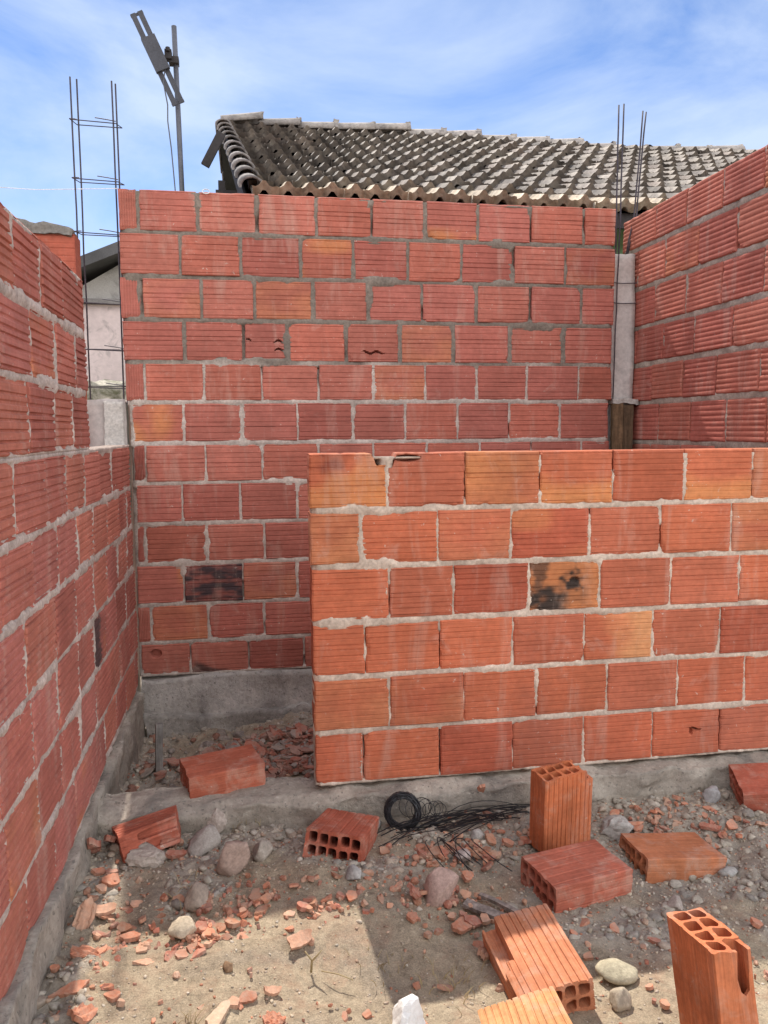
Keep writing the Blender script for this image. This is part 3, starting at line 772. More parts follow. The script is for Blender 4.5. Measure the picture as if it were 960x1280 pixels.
# ------------------------------------------------------------------ antenna
ant = thing('antenna', 'old panel antenna tilted on a thin pole above the back wall', 'antenna', (-.52, 8.1, -1.4))
mb = MB(); mb.tube([(-.50, 8.09, -1.5), (-.522, 8.09, 2.28), (-.548, 8.09, 3.74)], .024, 10); mb.build('pole', M_metal, ant, True)
tilt_d = Vector((.348, 0, -.769)).normalized(); sd = Vector((-tilt_d.z, 0, tilt_d.x)).normalized()
MA = np.array([[sd.x, 0, tilt_d.x], [0, 1, 0], [sd.z, 0, tilt_d.z]])
cen = Vector((-.697, 8.0, 3.404))
for o in (-.034, .034):
    mb = MB(); mb.box(tuple(cen + sd * o), (.046, .02, .85), MA); mb.build('reflector_bar', M_ant, ant)
for f in (-.41, .41):
    mb = MB(); mb.box(tuple(cen + tilt_d * f + Vector((0, .004, 0))), (.12, .01, .025), MA); mb.build('end_strap', M_ant, ant)
mb = MB(); mb.box(tuple(cen + tilt_d * (-.035) + Vector((0, -.022, 0))), (.132, .05, .31), MA); mb.build('feed_box', M_ant, ant)
mb = MB(); mb.box((-.604, 8.05, 3.46), (.062, .09, .08)); mb.box((-.557, 8.08, 3.424), (.09, .096, .056)); mb.tube([(-.604, 8.0, 3.476), (-.604, 8.0, 3.51)], .021, 8); mb.build('clamp', M_dark, ant)
mb = MB()
mb.tube([(-.63, 7.98, 3.33), (-.651, 7.99, 3.19), (-.622, 8.015, 3.01), (-.627, 8.03, 2.87), (-.604, 8.05, 2.63), (-.583, 8.06, 2.28), (-.56, 8.07, 1.4)], .006, 6)
mb.build('cable', M_metal, ant, True)

# ------------------------------------------------------------------ hollow bricks lying about
def brick_mesh(Lb=.275, W=.188, T=.09, nx=5, ny=2, ribs=10, rdep=.0025, seed=0, chip=.0048):
    R = random.Random(seed); rr = .005
    O = []
    def side(p, q, n, dep, ins):
        p = Vector(p); q = Vector(q); d = q - p; nrm = Vector((d.y, -d.x)).normalized()       # outward for ccw loop
        pts = [p + d * .03]
        for i in range(n):
            c = (i + .5) / n + R.uniform(-.12, .12) / n; w = .26 / n * R.uniform(.8, 1.4)
            for e, k in ((-.5, 0), (-.22, 1), (.22, 1), (.5, 0)): pts.append(p + d * (.03 + .94 * (c + e * w)) - nrm * dep * k)
        pts.append(p + d * .97)
        return pts
    h = W / 2
    O += side((-h, 0), (h, 0), ribs, rdep, 0); O += side((h, 0), (h, T), max(3, ribs // 2), rdep * .8, 0)
    O += side((h, T), (-h, T), ribs, rdep, 0); O += side((-h, T), (-h, 0), max(3, ribs // 2), rdep * .8, 0)
    holes = []
    tw, wb = .0095, .0075
    cw = (W - 2 * tw - (nx - 1) * wb) / nx; ch = (T - 2 * tw - (ny - 1) * wb) / ny
    for i in range(nx):
        for j in range(ny):
            y0 = -h + tw + i * (cw + wb); z0 = tw + j * (ch + wb); c = min(cw, ch) * .26
            jy, jz = R.gauss(0, .0012), R.gauss(0, .0012)
            pts = []
            for (cy, cz, a0) in ((y0 + cw - c, z0 + ch - c, 0), (y0 + c, z0 + ch - c, 90), (y0 + c, z0 + c, 180), (y0 + cw - c, z0 + c, 270)):
                for a in (0, 30, 60, 90):
                    th = math.radians(a0 + a); pts.append(Vector((cy + c * math.cos(th) + jy, cz + c * math.sin(th) + jz)))
            holes.append(pts)
    bm = bmesh.new()
    NS = 8; xs = [-Lb / 2, -Lb / 2 + .006] + [-Lb / 2 + Lb * k / (NS - 1) for k in range(1, NS - 1)] + [Lb / 2 - .006, Lb / 2]
    ends = {0: [], 1: []}
    for loop, rev in [(O, False)] + [(hh, True) for hh in holes]:
        rings = []
        for x in xs:
            rings.append([bm.verts.new((x, p.x, p.y)) for p in loop])
        n = len(loop)
        for a_, b_ in zip(rings[:-1], rings[1:]):
            for k in range(n):
                f = [a_[k], a_[(k + 1) % n], b_[(k + 1) % n], b_[k]]
                bm.faces.new(f if rev else f[::-1])
        for e, ring in ((0, rings[0]), (1, rings[-1])):
            for k in range(n): ends[e].append(bm.edges.get((ring[k], ring[(k + 1) % n])))
    bm.normal_update()
    for e in (0, 1): bmesh.ops.triangle_fill(bm, use_beauty=True, use_dissolve=False, edges=ends[e], normal=(-1 if e == 0 else 1, 0, 0))
    for v in bm.verts:                                                     # slight warp, chipped end edges
        p = v.co.copy(); q = p * 7 + Vector((seed * 3.1, 0, 0))
        w = mnoise.noise_vector(q) * .0022 + mnoise.noise_vector(p * 40 + Vector((seed, 0, 0))) * .0006
        if abs(abs(p.x) - Lb / 2) < .001:
            w.x += chip * mnoise.noise(p * 45 + Vector((seed, 1, 2))) - (1 if p.x > 0 else -1) * chip * 1.6 * max(0, mnoise.noise(p * 18 + Vector((seed, 5, 9))))
            w.x += .0
        v.co += w
    bmesh.ops.recalc_face_normals(bm, faces=bm.faces)
    me = bpy.data.meshes.new('hollow_brick'); bm.to_mesh(me); bm.free()
    return me

def cut(me, cutters):
    """subtract rough convex lumps (lists of points) from a mesh"""
    o = bpy.data.objects.new('tmp', me); COL.objects.link(o); tmp = []
    for pts in cutters:
        bm = bmesh.new()
        for p in pts: bm.verts.new(p)
        bmesh.ops.convex_hull(bm, input=bm.verts)
        loose = [v for v in bm.verts if not v.link_faces]; bmesh.ops.delete(bm, geom=loose, context='VERTS')
        bmesh.ops.recalc_face_normals(bm, faces=bm.faces)
        cm = bpy.data.meshes.new('c'); bm.to_mesh(cm); bm.free()
        co = bpy.data.objects.new('c', cm); COL.objects.link(co); tmp.append(co)
        md = o.modifiers.new('b', 'BOOLEAN'); md.operation = 'DIFFERENCE'; md.solver = 'EXACT'; md.object = co
    r = None
    for solver, self_ in (('EXACT', False), ('EXACT', True), ('FAST', False)):
        for md in o.modifiers:
            md.solver = solver
            if solver == 'EXACT': md.use_self = self_
        bpy.context.view_layer.update()
        dg = bpy.context.evaluated_depsgraph_get(); dg.update()
        r = bpy.data.meshes.new_from_object(o.evaluated_get(dg))
        if len(r.vertices) > 200: break
    for q in tmp: bpy.data.objects.remove(q)
    bpy.data.objects.remove(o)
    return r

def jag_box(x0, x1, y0, y1, z0, z1, amp, seed, n=26):
    R = random.Random(seed); P = [(x, y, z) for x in (x0, x1) for y in (y0, y1) for z in (z0, z1)]
    return [(x + R.uniform(-amp, amp), y + R.uniform(-amp, amp), z + R.uniform(-amp, amp)) for x, y, z in P]

def put_brick(me, col, loc, rot, label, upright=None, group='loose hollow bricks on the rubble'):
    if upright is not None:
        # stand the brick on end: its length along z
        if upright == 'wx': Mx = Matrix(((0, 1, 0), (0, 0, 1), (1, 0, 0))).to_4x4()      # x<-W, y<-T, z<-L
        else: Mx = Matrix(((0, 0, 1), (0, -1, 0), (1, 0, 0))).to_4x4()                     # x<-T, y<-W
        me.transform(Mx)
        lo = [min(v.co[i] for v in me.vertices) for i in range(3)]; hi = [max(v.co[i] for v in me.vertices) for i in range(3)]
        me.transform(Matrix.Translation((-(lo[0] + hi[0]) / 2, -(lo[1] + hi[1]) / 2, -lo[2])))
    n = len(me.vertices); co = np.empty(n * 3, np.float32); me.vertices.foreach_get('co', co); co = co.reshape(-1, 3)
    f = np.clip(.5 + .6 * fbm(co[:, 0] * 9, co[:, 1] * 9, co[:, 2] * 9, int(abs(loc[0]) * 100), 2), 0, 1)[:, None]
    set_col(me, np.array(col) * (1.12 - .24 * f))
    m_ = M_loose if upright is None else M_loose_up
    o = link('hollow_brick', me, m_)
    o.location = loc; o.rotation_euler = rot
    return tag(o, label, 'brick', group)
M_loose_up = surf('fired_clay_upright', v1=(9, .82, 1.12), v2=(70, .88, 1.1), stretch=(24, 24, 1), streak=(8, .85, 1.1),
                  dust=.6, dust_rng=(.52, .78), dust_scale=11, dust_col=(.50, .34, .25), bump=.5, specks=True)
RED, ORA, PAL2 = (.38, .10, .06), (.47, .145, .065), (.52, .22, .09)
put_brick(brick_mesh(seed=1, ribs=3, rdep=.0008), (.40, .11, .062), (-.109, 2.934, -1.296), (.033, -.034, .244), 'whole red brick lying flat on the concrete sill in the doorway')
put_brick(brick_mesh(seed=2, ribs=6, rdep=.0018), (.38, .10, .058), (.282, 2.526, -1.376), (.083, .229, 1.217), 'brick showing ten dark holes, lying in front of the doorway end of the half wall')
m_ = cut(brick_mesh(seed=3, ribs=10, rdep=.002), [jag_box(.107, .35, .0665, .15, -.05, .2, .003, 3)])
put_brick(m_, (.50, .15, .062), (1.022, 2.475, -1.40), (.10, -.05, .224), 'orange brick standing on end behind the flat brick, notched at its upper corner', 'wx')
put_brick(brick_mesh(seed=4, ribs=5, rdep=.0012), (.40, .115, .07), (.969, 2.218, -1.408), (.033, .005, .225), 'dusty red brick lying flat in front of the standing notched brick')
put_brick(brick_mesh(seed=5, ribs=2, rdep=.0008), (.44, .16, .075), (1.354, 2.343, -1.46), (-.026, .09, .017), 'smooth brown brick lying alone, right of the dusty flat brick')
m_ = cut(brick_mesh(seed=6, ribs=9, rdep=.0032), [jag_box(-.02, .2, .058, .0845, .052, .2, .003, 5), jag_box(-.05, .2, .083, .15, .062, .2, .004, 7)])
put_brick(m_, (.52, .20, .10), (.699, 1.828, -1.386), (-.139, -.085, 1.607), 'deeply ribbed brick with one cell broken open, half in sun near the bottom edge')
put_brick(brick_mesh(seed=7, ribs=10, rdep=.003), (.56, .27, .12), (.594, 1.531, -1.373), (-.278, .232, 1.423), 'yellowish ribbed brick cut by the bottom edge of the photo')
m_ = brick_mesh(seed=8, ribs=4, rdep=.001, nx=4)
m_ = cut(m_, [[(.16, .074, .060), (.16, .2, .060), (.16, .074, .083), (.16, .2, .083), (.035, .076, .066), (.035, .2, .066), (.045, .076, .056), (.045, .2, .056), (.045, .076, .076), (.045, .2, .076), (.075, .075, .050), (.075, .2, .050)],
              jag_box(.131, .2, .052, .2, .05, .2, .002, 9)])
put_brick(m_, (.50, .16, .07), (1.01, 1.512, -1.385), (-.137, -.076, .023), 'sunlit brick standing on end at lower right with a cell torn open', 'tx')
put_brick(brick_mesh(seed=9, ribs=2, rdep=.0008), (.38, .10, .06), (1.922, 2.60, -1.375), (.2, -.11, -.319), 'red brick leaning on the footing at the right edge')
m_ = cut(brick_mesh(Lb=.24, W=.15, T=.085, nx=4, seed=10, ribs=5, rdep=.003), [[(.03, -.2, -.05), (.03, -.2, .2), (.2, -.2, -.05), (.2, -.2, .2), (.125, .2, -.05), (.125, .2, .2), (.3, .2, .2), (.3, .2, -.05)],
                                                                         [(-.2, -.09, -.05), (.2, -.06, -.05), (-.2, -.09, .2), (.2, -.02, .2), (-.2, -.2, .2), (.2, -.2, .2), (-.2, -.2, -.05), (.2, -.2, -.05)]])
put_brick(m_, (.37, .10, .06), (-.315, 2.635, -1.355), (-.2, -.12, .32), 'broken half brick propped on a mortar lump near the left wall')

# ------------------------------------------------------------------ stones and shards
def rock_mesh(seed, size, flat=1.0, facets=13, sub=3, rough=.10):
    R = random.Random(seed)
    bm = bmesh.new(); bmesh.ops.create_icosphere(bm, subdivisions=sub, radius=1)
    planes = []
    for i in range(facets):
        n = Vector((R.gauss(0, 1), R.gauss(0, 1), R.gauss(0, 1))).normalized(); planes.append((n, R.uniform(.5, .86)))
    off = Vector((seed * 1.7, seed * .3, 0))
    for v in bm.verts:
        p = v.co.copy(); p *= 1 + .16 * mnoise.noise(p * 1.3 + off)
        for n, d in planes:
            k = p.dot(n) - d
            if k > 0: p -= n * k * .92
        p *= 1 + rough * mnoise.noise(p * 4 + off) + rough * .45 * mnoise.noise(p * 10 + off)
        v.co = Vector((p.x * size[0], p.y * size[1], p.z * size[2]))
    me = bpy.data.meshes.new('rock'); bm.to_mesh(me); bm.free()
    return me

def gh(x, y): return float(gheight(np.array([x]), np.array([y]), False)[0])

STONES = [  # name, x, y, half sizes, sink, rot, colour, label, material
    ('stone', -.069, 2.42, (.058, .05, .07), .35, (.2, .3, .4), (.36, .26, .21), 'upright rounded brown stone at the centre of the shaded rubble', None),
    ('stone', -.161, 2.585, (.068, .055, .045), .3, (.3, -.2, .2), (.37, .33, .29), 'pale grey blocky stone beside the broken half brick', None),
    ('mortar_lump', -.338, 2.545, (.082, .05, .04), .3, (0, .05, .1), (.40, .34, .29), 'long mortar lump under the broken half brick', 'm'),
    ('stone', -.194, 2.123, (.052, .045, .034), .3, (0, .1, .5), (.42, .35, .26), 'tan stone half in sun at the edge of the shadow, left of the red shards', None),
    ('stone', -.168, 2.265, (.047, .045, .042), .35, (.2, .1, 1), (.31, .25, .20), 'squat brown stone in shade behind the tan stone', None),
    ('stone', .024, 2.475, (.045, .04, .042), .35, (.1, .4, 2), (.35, .30, .25), 'grey stone just right of the upright brown stone', None),
    ('mortar_lump', .539, 2.185, (.075, .055, .055), .25, (.5, -.35, .3), (.42, .29, .24), 'big pinkish chunk of brick and mortar in the middle of the rubble', None),
    ('stone', .90, 1.795, (.06, .04, .022), .25, (.1, .12, .1), (.40, .355, .25), 'flat yellowish stone catching sun beside the ribbed brick', 'r'),
    ('stone', .860, 1.695, (.038, .035, .03), .3, (0, .2, .9), (.38, .32, .24), 'small tan stone in front of the flat yellowish stone', None),
    ('plaster_lump', .335, 1.69, (.055, .045, .055), .25, (.2, .5, .3), (.8, .79, .76), 'bright white plaster lump at the bottom edge of the photo', 'w'),
    ('stone', .293, 2.285, (.032, .028, .026), .3, (0, .1, .2), (.34, .32, .30), 'small grey stone at the tip of the sunlit patch', None),
    ('mortar_lump', -.122, 2.735, (.034, .02, .05), .3, (-.4, .2, .2), (.40, .33, .28), 'thin wedge of mortar leaning on the sill below the whole brick', 'm'),
    ('mortar_lump', 1.263, 2.52, (.075, .05, .046), .3, (0, .1, .3), (.36, .33, .30), 'crumbly grey mortar lump right of the standing notched brick', 'm'),
    ('stone', 1.686, 2.645, (.045, .036, .042), .3, (.2, .1, .5), (.34, .32, .31), 'grey chunk against the footing near the right edge', None),
    ('clod', -.073, 1.955, (.017, .016, .017), .25, (0, 0, 0), (.24, .15, .09), 'little round brown clod on the sunlit sand', None),
    ('mortar_lump', -.43, 2.69, (.05, .03, .04), .3, (.3, .1, .3), (.34, .31, .27), 'grey mortar crumb in the corner of sill and left wall', 'm'),
    ('stone', .751, 2.54, (.027, .02, .024), .3, (0, .1, .3), (.40, .37, .34), 'pale stone among the wires behind the notched brick', None),
    ('stone', .41, 2.665, (.045, .034, .034), .3, (0, .1, .3), (.33, .31, .29), 'grey stone on the footing left of the wire coil', None),
    ('stone', .66, 2.405, (.03, .026, .026), .3, (0, .1, .3), (.38, .31, .28), 'small pink-grey stone below the wire bundle', None),
    ('stone', 1.5, 2.24, (.04, .03, .024), .3, (0, .1, .3), (.36, .34, .31), 'grey stone in front of the smooth brown brick, right side', None),
    ('stone', 1.22, 2.07, (.036, .03, .028), .3, (0, .1, .7), (.34, .28, .24), 'brown stone in shade between dusty brick and sunlit brick', None),
]
for i, (nm, x, y, sz, sink, rot, colr, lab, mk) in enumerate(STONES):
    me = rock_mesh(i + 3, sz, facets={None: 14, 'm': 9, 'w': 12, 'r': 6}[mk], rough={None: .07, 'm': .2, 'w': .07, 'r': .06}[mk])
    o = link(nm, me, {None: M_rock, 'm': M_mortar, 'w': M_white, 'r': M_rock}[mk], None, mk in (None, 'r'))
    set_col(me, colr)
    o.location = (x, y, gh(x, y) + sz[2] * (1 - 2 * sink * .6)); o.rotation_euler = rot
    tag(o, lab, 'stone' if nm in ('stone', 'clod') else 'rubble', 'stones and lumps on the building site')

def shard_geo(R, sx, sy, th, bend=0.0, ribs=0, nx=7, ny=6):
    """an irregular broken plate"""
    U, W = np.meshgrid(np.linspace(-1, 1, nx), np.linspace(-1, 1, ny), indexing='ij')
    ang = np.arctan2(W, U); rad = np.maximum(np.abs(U), np.abs(W))
    ns = R.choice([4, 5, 5, 6, 7]); a0 = R.uniform(0, 6.28)
    rad_ = np.full(ang.shape, 1.25)                            # outline: a random convex polygon
    for k in range(ns):
        ak = a0 + 2 * math.pi * (k + R.uniform(-.3, .3)) / ns; dk = R.uniform(.55, 1.0)
        cs_ = np.cos(ang - ak); rad_ = np.where(cs_ > .12, np.minimum(rad_, dk / np.maximum(cs_, .12)), rad_)
    rad_ = rad_ * (1 + .05 * np.sin(ang * 9 + a0))
    X = np.cos(ang) * rad * rad_ * sx / 2; Y = np.sin(ang) * rad * rad_ * sy / 2
    Z = bend * ((X / sx * 2) ** 2) * sx
    if ribs: Z = Z + .0022 * np.sign(np.sin(Y / sy * 2 * math.pi * ribs))
    top = np.stack([X, Y, Z + th], -1).reshape(-1, 3); bot = np.stack([X * .94, Y * .94, Z], -1).reshape(-1, 3)
    n = len(top); F = grid_faces(nx, ny).tolist(); F2 = [[q + n for q in f[::-1]] for f in F]
    loop = [i * ny for i in range(nx)] + [(nx - 1) * ny + j for j in range(1, ny)] + [i * ny + ny - 1 for i in range(nx - 2, -1, -1)] + [j for j in range(ny - 2, 0, -1)]
    k = len(loop)
    return np.concatenate([top, bot]), F + F2 + [[loop[q], loop[(q + 1) % k], loop[(q + 1) % k] + n, loop[q] + n] for q in range(k)]

CLAY = (.45, .18, .105); CLAYD = (.36, .13, .085); CLAYP = (.52, .29, .19)
SHARDS = [  # x,y, sx,sy,thick, bend, ribs, rot, lift, colour, label
    (.118, 2.03, .09, .06, .014, .2, 0, (.5, -.15, .5), .012, CLAYP, 'curved tan clay shard on the sunlit sand, largest in the lit patch'),
    (.036, 1.768, .055, .055, .012, 0, 4, (.1, 0, 1.5), .0, CLAY, 'small ribbed clay chip by the bottom edge, centre left'),
    (-.094, 1.787, .115, .045, .022, 0, 0, (.1, .12, 1.15), .002, (.50, .36, .25), 'long pale broken strip lying in sun at the bottom left'),
    (-.465, 2.22, .10, .06, .011, 0, 2, (.3, -.9, 1.2), .03, CLAYP, 'tall pinkish shard leaning against the left footing'),
    (-.429, 2.433, .065, .05, .014, 0, 0, (.4, .2, .4), .012, CLAY, 'bright orange shard lit by the thin sunbeam near the left wall'),
    (-.425, 2.271, .085, .05, .012, .2, 0, (.2, .1, .2), .01, CLAYP, 'pale curved shard below the thin sunbeam'),
    (-.440, 2.078, .085, .04, .012, 0, 3, (.1, .2, -.4), .006, CLAY, 'reddish sliver at the edge of the sun near the left footing'),
    (-.447, 1.945, .09, .035, .012, 0, 0, (.2, -.1, .4), .006, CLAY, 'long clay sliver beside the left footing, pointing at the sand'),
    (-.413, 1.838, .075, .06, .014, .2, 3, (.3, .4, .9), .012, CLAY, 'curled ribbed shard in the lower left corner of the yard'),
    (-.346, 1.908, .045, .035, .010, 0, 0, (.1, .2, 1.9), .003, CLAY, 'small flat orange chip right of the curled shard'),
    (-.286, 2.018, .055, .035, .011, 0, 0, (0, .2, .3), .003, CLAYP, 'pale chip on the sand below the tan stone'),
    (-.505, 2.575, .055, .11, .02, 0, 2, (-.75, -.1, .1), .05, CLAYD, 'red brick slab tilted up against the left footing'),
    (-.468, 2.63, .045, .075, .018, 0, 0, (-.6, .2, -.2), .04, CLAYD, 'small red slab behind the tilted brick slab'),
    (.03, 1.862, .05, .035, .011, .3, 0, (.3, .2, .2), .006, CLAYP, 'pink curled chip standing on the sunlit sand'),
    (.641, 2.281, .06, .042, .012, 0, 0, (.4, .2, .5), .01, CLAY, 'orange shard above the pinkish chunk'),
    (.557, 2.047, .06, .05, .014, 0, 0, (.3, 0, .5), .006, CLAY, 'square orange shard below the pinkish chunk'),
    (.596, 2.061, .06, .04, .012, 0, 0, (.3, .3, .2), .008, CLAYD, 'dark red shard touching the square orange shard'),
    (.430, 2.087, .036, .036, .011, 0, 0, (.2, 0, .8), .004, CLAY, 'small red chip left of the pinkish chunk, in shade'),
    (.585, 1.925, .05, .04, .012, 0, 3, (.3, .3, .9), .01, CLAYP, 'ribbed pale shard against the side of the broken ribbed brick'),
    (-.275, 2.605, .08, .055, .012, 0, 3, (.5, .1, .3), .03, CLAYD, 'ribbed red flake lying against the broken half brick'),
    (-.25, 2.55, .08, .04, .013, 0, 0, (.3, .2, .5), .012, CLAYD, 'dark red flake in front of the broken half brick'),
    (.828, 2.735, .036, .055, .012, 0, 0, (-1.0, .1, .1), .08, CLAY, 'orange flake leaning on the footing above the wires'),
    (.555, 2.19, .07, .05, .014, 0, 0, (.8, .5, .3), .03, CLAYD, 'red flake stuck to the right of the pinkish chunk'),
    (.45, 2.17, .05, .07, .012, 0, 2, (.2, .8, .2), .02, CLAYD, 'upright red shard left of the pinkish chunk'),
    (1.32, 2.55, .10, .04, .012, 0, 2, (.2, .1, .1), .008, CLAY, 'long red flake behind the smooth brown brick'),
    (1.58, 2.47, .085, .04, .012, 0, 2, (.2, .1, -.4), .008, CLAYD, 'long dark red flake right of the smooth brown brick'),
]
for i, (x, y, sx, sy, th, bend, ribs, rot, lift, colr, lab) in enumerate(SHARDS):
    V, F = shard_geo(random.Random(60 + i), sx, sy, th, bend, ribs, 9, 9)
    me = np_mesh('clay_shard', V, F, np.broadcast_to(np.array(colr), V.shape))
    o = link('clay_shard', me, M_shard); o.location = (x, y, gh(x, y) + lift); o.rotation_euler = rot
    tag(o, lab, 'shard', 'broken clay shards')

# wooden slats
for x, y, rz, lab in ((.655, 2.10, -.75, 'grey splintered slat lying right of the pinkish chunk'), (.70, 2.14, -.85, 'second slat, thinner, just behind the splintered one')):
    mb = MB(); Ln = .15 if 'splintered slat' in lab else .13; wd = .03 if Ln == .15 else .014
    mb.add(*rough_box(-Ln / 2, Ln / 2, -wd / 2, wd / 2, 0, .011, .012, .0025, int(rz * 100), 30, (.27, .22, .19)))
    o = mb.build('splintered_board', M_wood); o.location = (x, y, gh(x, y) + .006); o.rotation_euler = (.1, .05, rz); tag(o, lab, 'wood')
mb = MB(); mb.add(*rough_box(-.014, .014, -.01, .01, 0, .24, .02, .002, 4, 20, (.25, .23, .21)))
o = mb.build('wood_stake', M_wood); o.location = (-.385, 3.36, -1.45); o.rotation_euler = (-.05, .04, .3); tag(o, 'grey wooden stake standing in the rubble inside the doorway', 'wood')

# ------------------------------------------------------------------ loose gravel and brick crumbs (countless)
def templates(nt_, sub, seed):
    T_ = []
    for i in range(nt_):
        me = rock_mesh(seed + i * 7, (1, .85, .7), facets=11, sub=sub, rough=.26)
        V = np.empty(len(me.vertices) * 3); me.vertices.foreach_get('co', V)
        me.calc_loop_triangles(); F = np.empty(len(me.loop_triangles) * 3, np.int32); me.loop_triangles.foreach_get('vertices', F)
        T_.append((V.reshape(-1, 3), F.reshape(-1, 3))); bpy.data.meshes.remove(me)
    return T_
def rotm(rg):
    q = rg.normal(size=4); q /= np.linalg.norm(q); w, x, y, z = q
    return np.array([[1 - 2 * (y * y + z * z), 2 * (x * y - z * w), 2 * (x * z + y * w)], [2 * (x * y + z * w), 1 - 2 * (x * x + z * z), 2 * (y * z - x * w)], [2 * (x * z - y * w), 2 * (y * z + x * w), 1 - 2 * (x * x + y * y)]])
def scatter_rocks(name, pts, sizes, cols, sub, seed, mat, sit=.1):
    T_ = templates(14, sub, seed); Vs, Fs, Cs, off = [], [], [], 0
    rg = np.random.default_rng(seed)
    hz = gheight(pts[:, 0], pts[:, 1])
    for i in range(len(pts)):
        V, F = T_[i % 14]; V = (V * sizes[i]) @ rotm(rg).T * np.array((1, 1, .8))
        V = V * np.array((1, 1, .8)) + np.array((pts[i, 0], pts[i, 1], hz[i] + sizes[i] * sit))
        Vs.append(V); Fs.append(F + off); Cs.append(np.broadcast_to(cols[i], V.shape)); off += len(V)
    o = link(name, np_mesh(name, np.concatenate(Vs), np.concatenate(Fs), np.concatenate(Cs)), mat)
    return o
def sample(n, rg):
    P = []
    while len(P) < n:
        x = rg.uniform(-.53, 2.3, 4000); y = rg.uniform(1.15, 4.0, 4000)
        k = (rg.random(4000) < density(x, y) / 1.8) & ~((y > 2.72) & (y < 2.94))
        k &= ~((y > 2.9) & (x > .45) & (rg.random(4000) < .85))
        P += np.stack([x[k], y[k]], 1).tolist()
    return np.array(P[:n])
def clods(n, rg):
    P = sample(n * 2, rg); k = (density(P[:, 0], P[:, 1]) > .75); return P[k][:n]
GREY = np.array([(.42, .345, .265), (.38, .32, .255), (.46, .38, .28), (.35, .285, .22), (.46, .40, .325), (.42, .29, .21), (.40, .19, .12)])
rg = np.random.default_rng(5)
p = sample(5200, rg); p = p[density(p[:, 0], p[:, 1]) > .55 - .5 * (rg.random(5200) < .12)][:1250]; ng = len(p); s = .005 + .014 * rg.random(ng) ** 2.8
tag(scatter_rocks('gravel', p, s, GREY[rg.integers(0, 6, ng)] * rg.uniform(.8, 1.15, (ng, 1)), 2, 100, M_gravel), kind='stuff')
p = clods(2600, rg); nn = len(p); s = .009 + .021 * rg.random(nn) ** 2.4
EAR = np.array([(.36, .31, .25), (.33, .28, .225), (.39, .345, .285), (.34, .27, .21), (.31, .275, .235)])
tag(scatter_rocks('earth_clods', p, s, EAR[rg.integers(0, 5, nn)] * rg.uniform(.85, 1.12, (nn, 1)), 2, 500, M_mortar, -.05), kind='stuff')
p = sample(22000, rg); s = .0022 + .0060 * rg.random(22000) ** 2
tag(scatter_rocks('grit', p, s, GREY[rg.integers(0, 7, 22000)] * rg.uniform(.75, 1.15, (22000, 1)), 1, 300, M_gravel), kind='stuff')

CL = [(-.10, 2.14, .05, 46), (-.16, 2.08, .04, 34), (.18, 2.16, .035, 22), (.02, 2.26, .07, 40), (-.10, 2.23, .08, 40), (-.40, 2.09, .07, 26), (-.39, 1.93, .08, 22),
      (1.5, 2.54, .11, 50), (1.4, 2.58, .08, 26), (1.62, 2.45, .10, 22), (.64, 2.49, .07, 70), (.7, 2.43, .06, 36), (.56, 2.42, .06, 30), (.12, 3.35, .13, 160), (.16, 3.5, .12, 190), (.2, 3.25, .1, 90),
      (.02, 3.3, .12, 60), (-.28, 2.62, .07, 36), (.36, 2.26, .1, 18), (.45, 2.2, .1, 26), (.82, 1.97, .12, 18), (1.2, 1.72, .15, 26), (.57, 2.12, .1, 34), (-.35, 2.23, .1, 34),
      (-.48, 2.45, .06, 26), (-.42, 3.4, .08, 40), (.1, 1.8, .3, 16), (.7, 1.6, .25, 12), (1.5, 2.0, .3, 12), (-.2, 1.7, .15, 10), (.95, 2.6, .15, 40)]
mb = MB(); R = random.Random(77)
for (cx, cy, sd_, n) in CL:
    for q in range(n):
        x = cx + R.gauss(0, sd_); y = cy + R.gauss(0, sd_ * .7)
        if not (-.51 < x < 2.0 and 1.3 < y < 3.98) or 2.725 < y < 2.93: continue
        s = .008 + (.085 if cy > 3.2 else .046) * R.random() ** 2.2
        V, F = shard_geo(R, s, s * R.uniform(.5, 1), R.uniform(.006, .013), R.uniform(-.03, .07), 0, 6, 6)
        M_ = np.array(Euler((R.gauss(0, .27), R.gauss(0, .27), R.uniform(0, 6.3))).to_matrix())
        c0 = np.array(R.choice([CLAY, CLAYD, CLAYP, CLAY, (.42, .2, .12)] if cy < 3.2 else [CLAYD, (.30, .16, .12), (.30, .25, .21), CLAYD])) * R.uniform(.8, 1.15)
        z = gh(x, y) + R.uniform(-.007, .009) + (.03 * R.random() if cy > 3.2 else 0)
        mb.add(V @ M_.T + np.array((x, y, z)), F, c0)
for (V_, F_) in templates(10, 2, 900):                                   # chunky crumbs among the flakes
    for q in range(46):
        cx, cy, sd_, n = R.choice(CL); x = cx + R.gauss(0, sd_); y = cy + R.gauss(0, sd_ * .7)
        if not (-.51 < x < 2.0 and 1.3 < y < 3.98) or 2.725 < y < 2.93: continue
        s = .004 + .015 * R.random() ** 2 + (.008 if cy > 3.2 else 0)
        mb.add((V_ * s) @ np.array(Euler((R.uniform(0, 6), R.uniform(0, 6), R.uniform(0, 6))).to_matrix()).T + np.array((x, y, gh(x, y) + s * .25)), F_.tolist(), np.array(R.choice([CLAY, CLAYD, CLAYP])) * R.uniform(.75, 1.1))
tag(mb.build('brick_rubble', M_shard), kind='stuff')
pr_ = np.stack([rg.uniform(-.5, .42, 260), rg.uniform(2.96, 3.95, 260)], 1)
tag(scatter_rocks('room_debris', pr_, .012 + .032 * rg.random(260) ** 2, np.array([(.30, .25, .21), (.34, .29, .25), (.30, .16, .115), (.26, .22, .19)])[rg.integers(0, 4, 260)], 3, 700, M_mortar), kind='stuff')

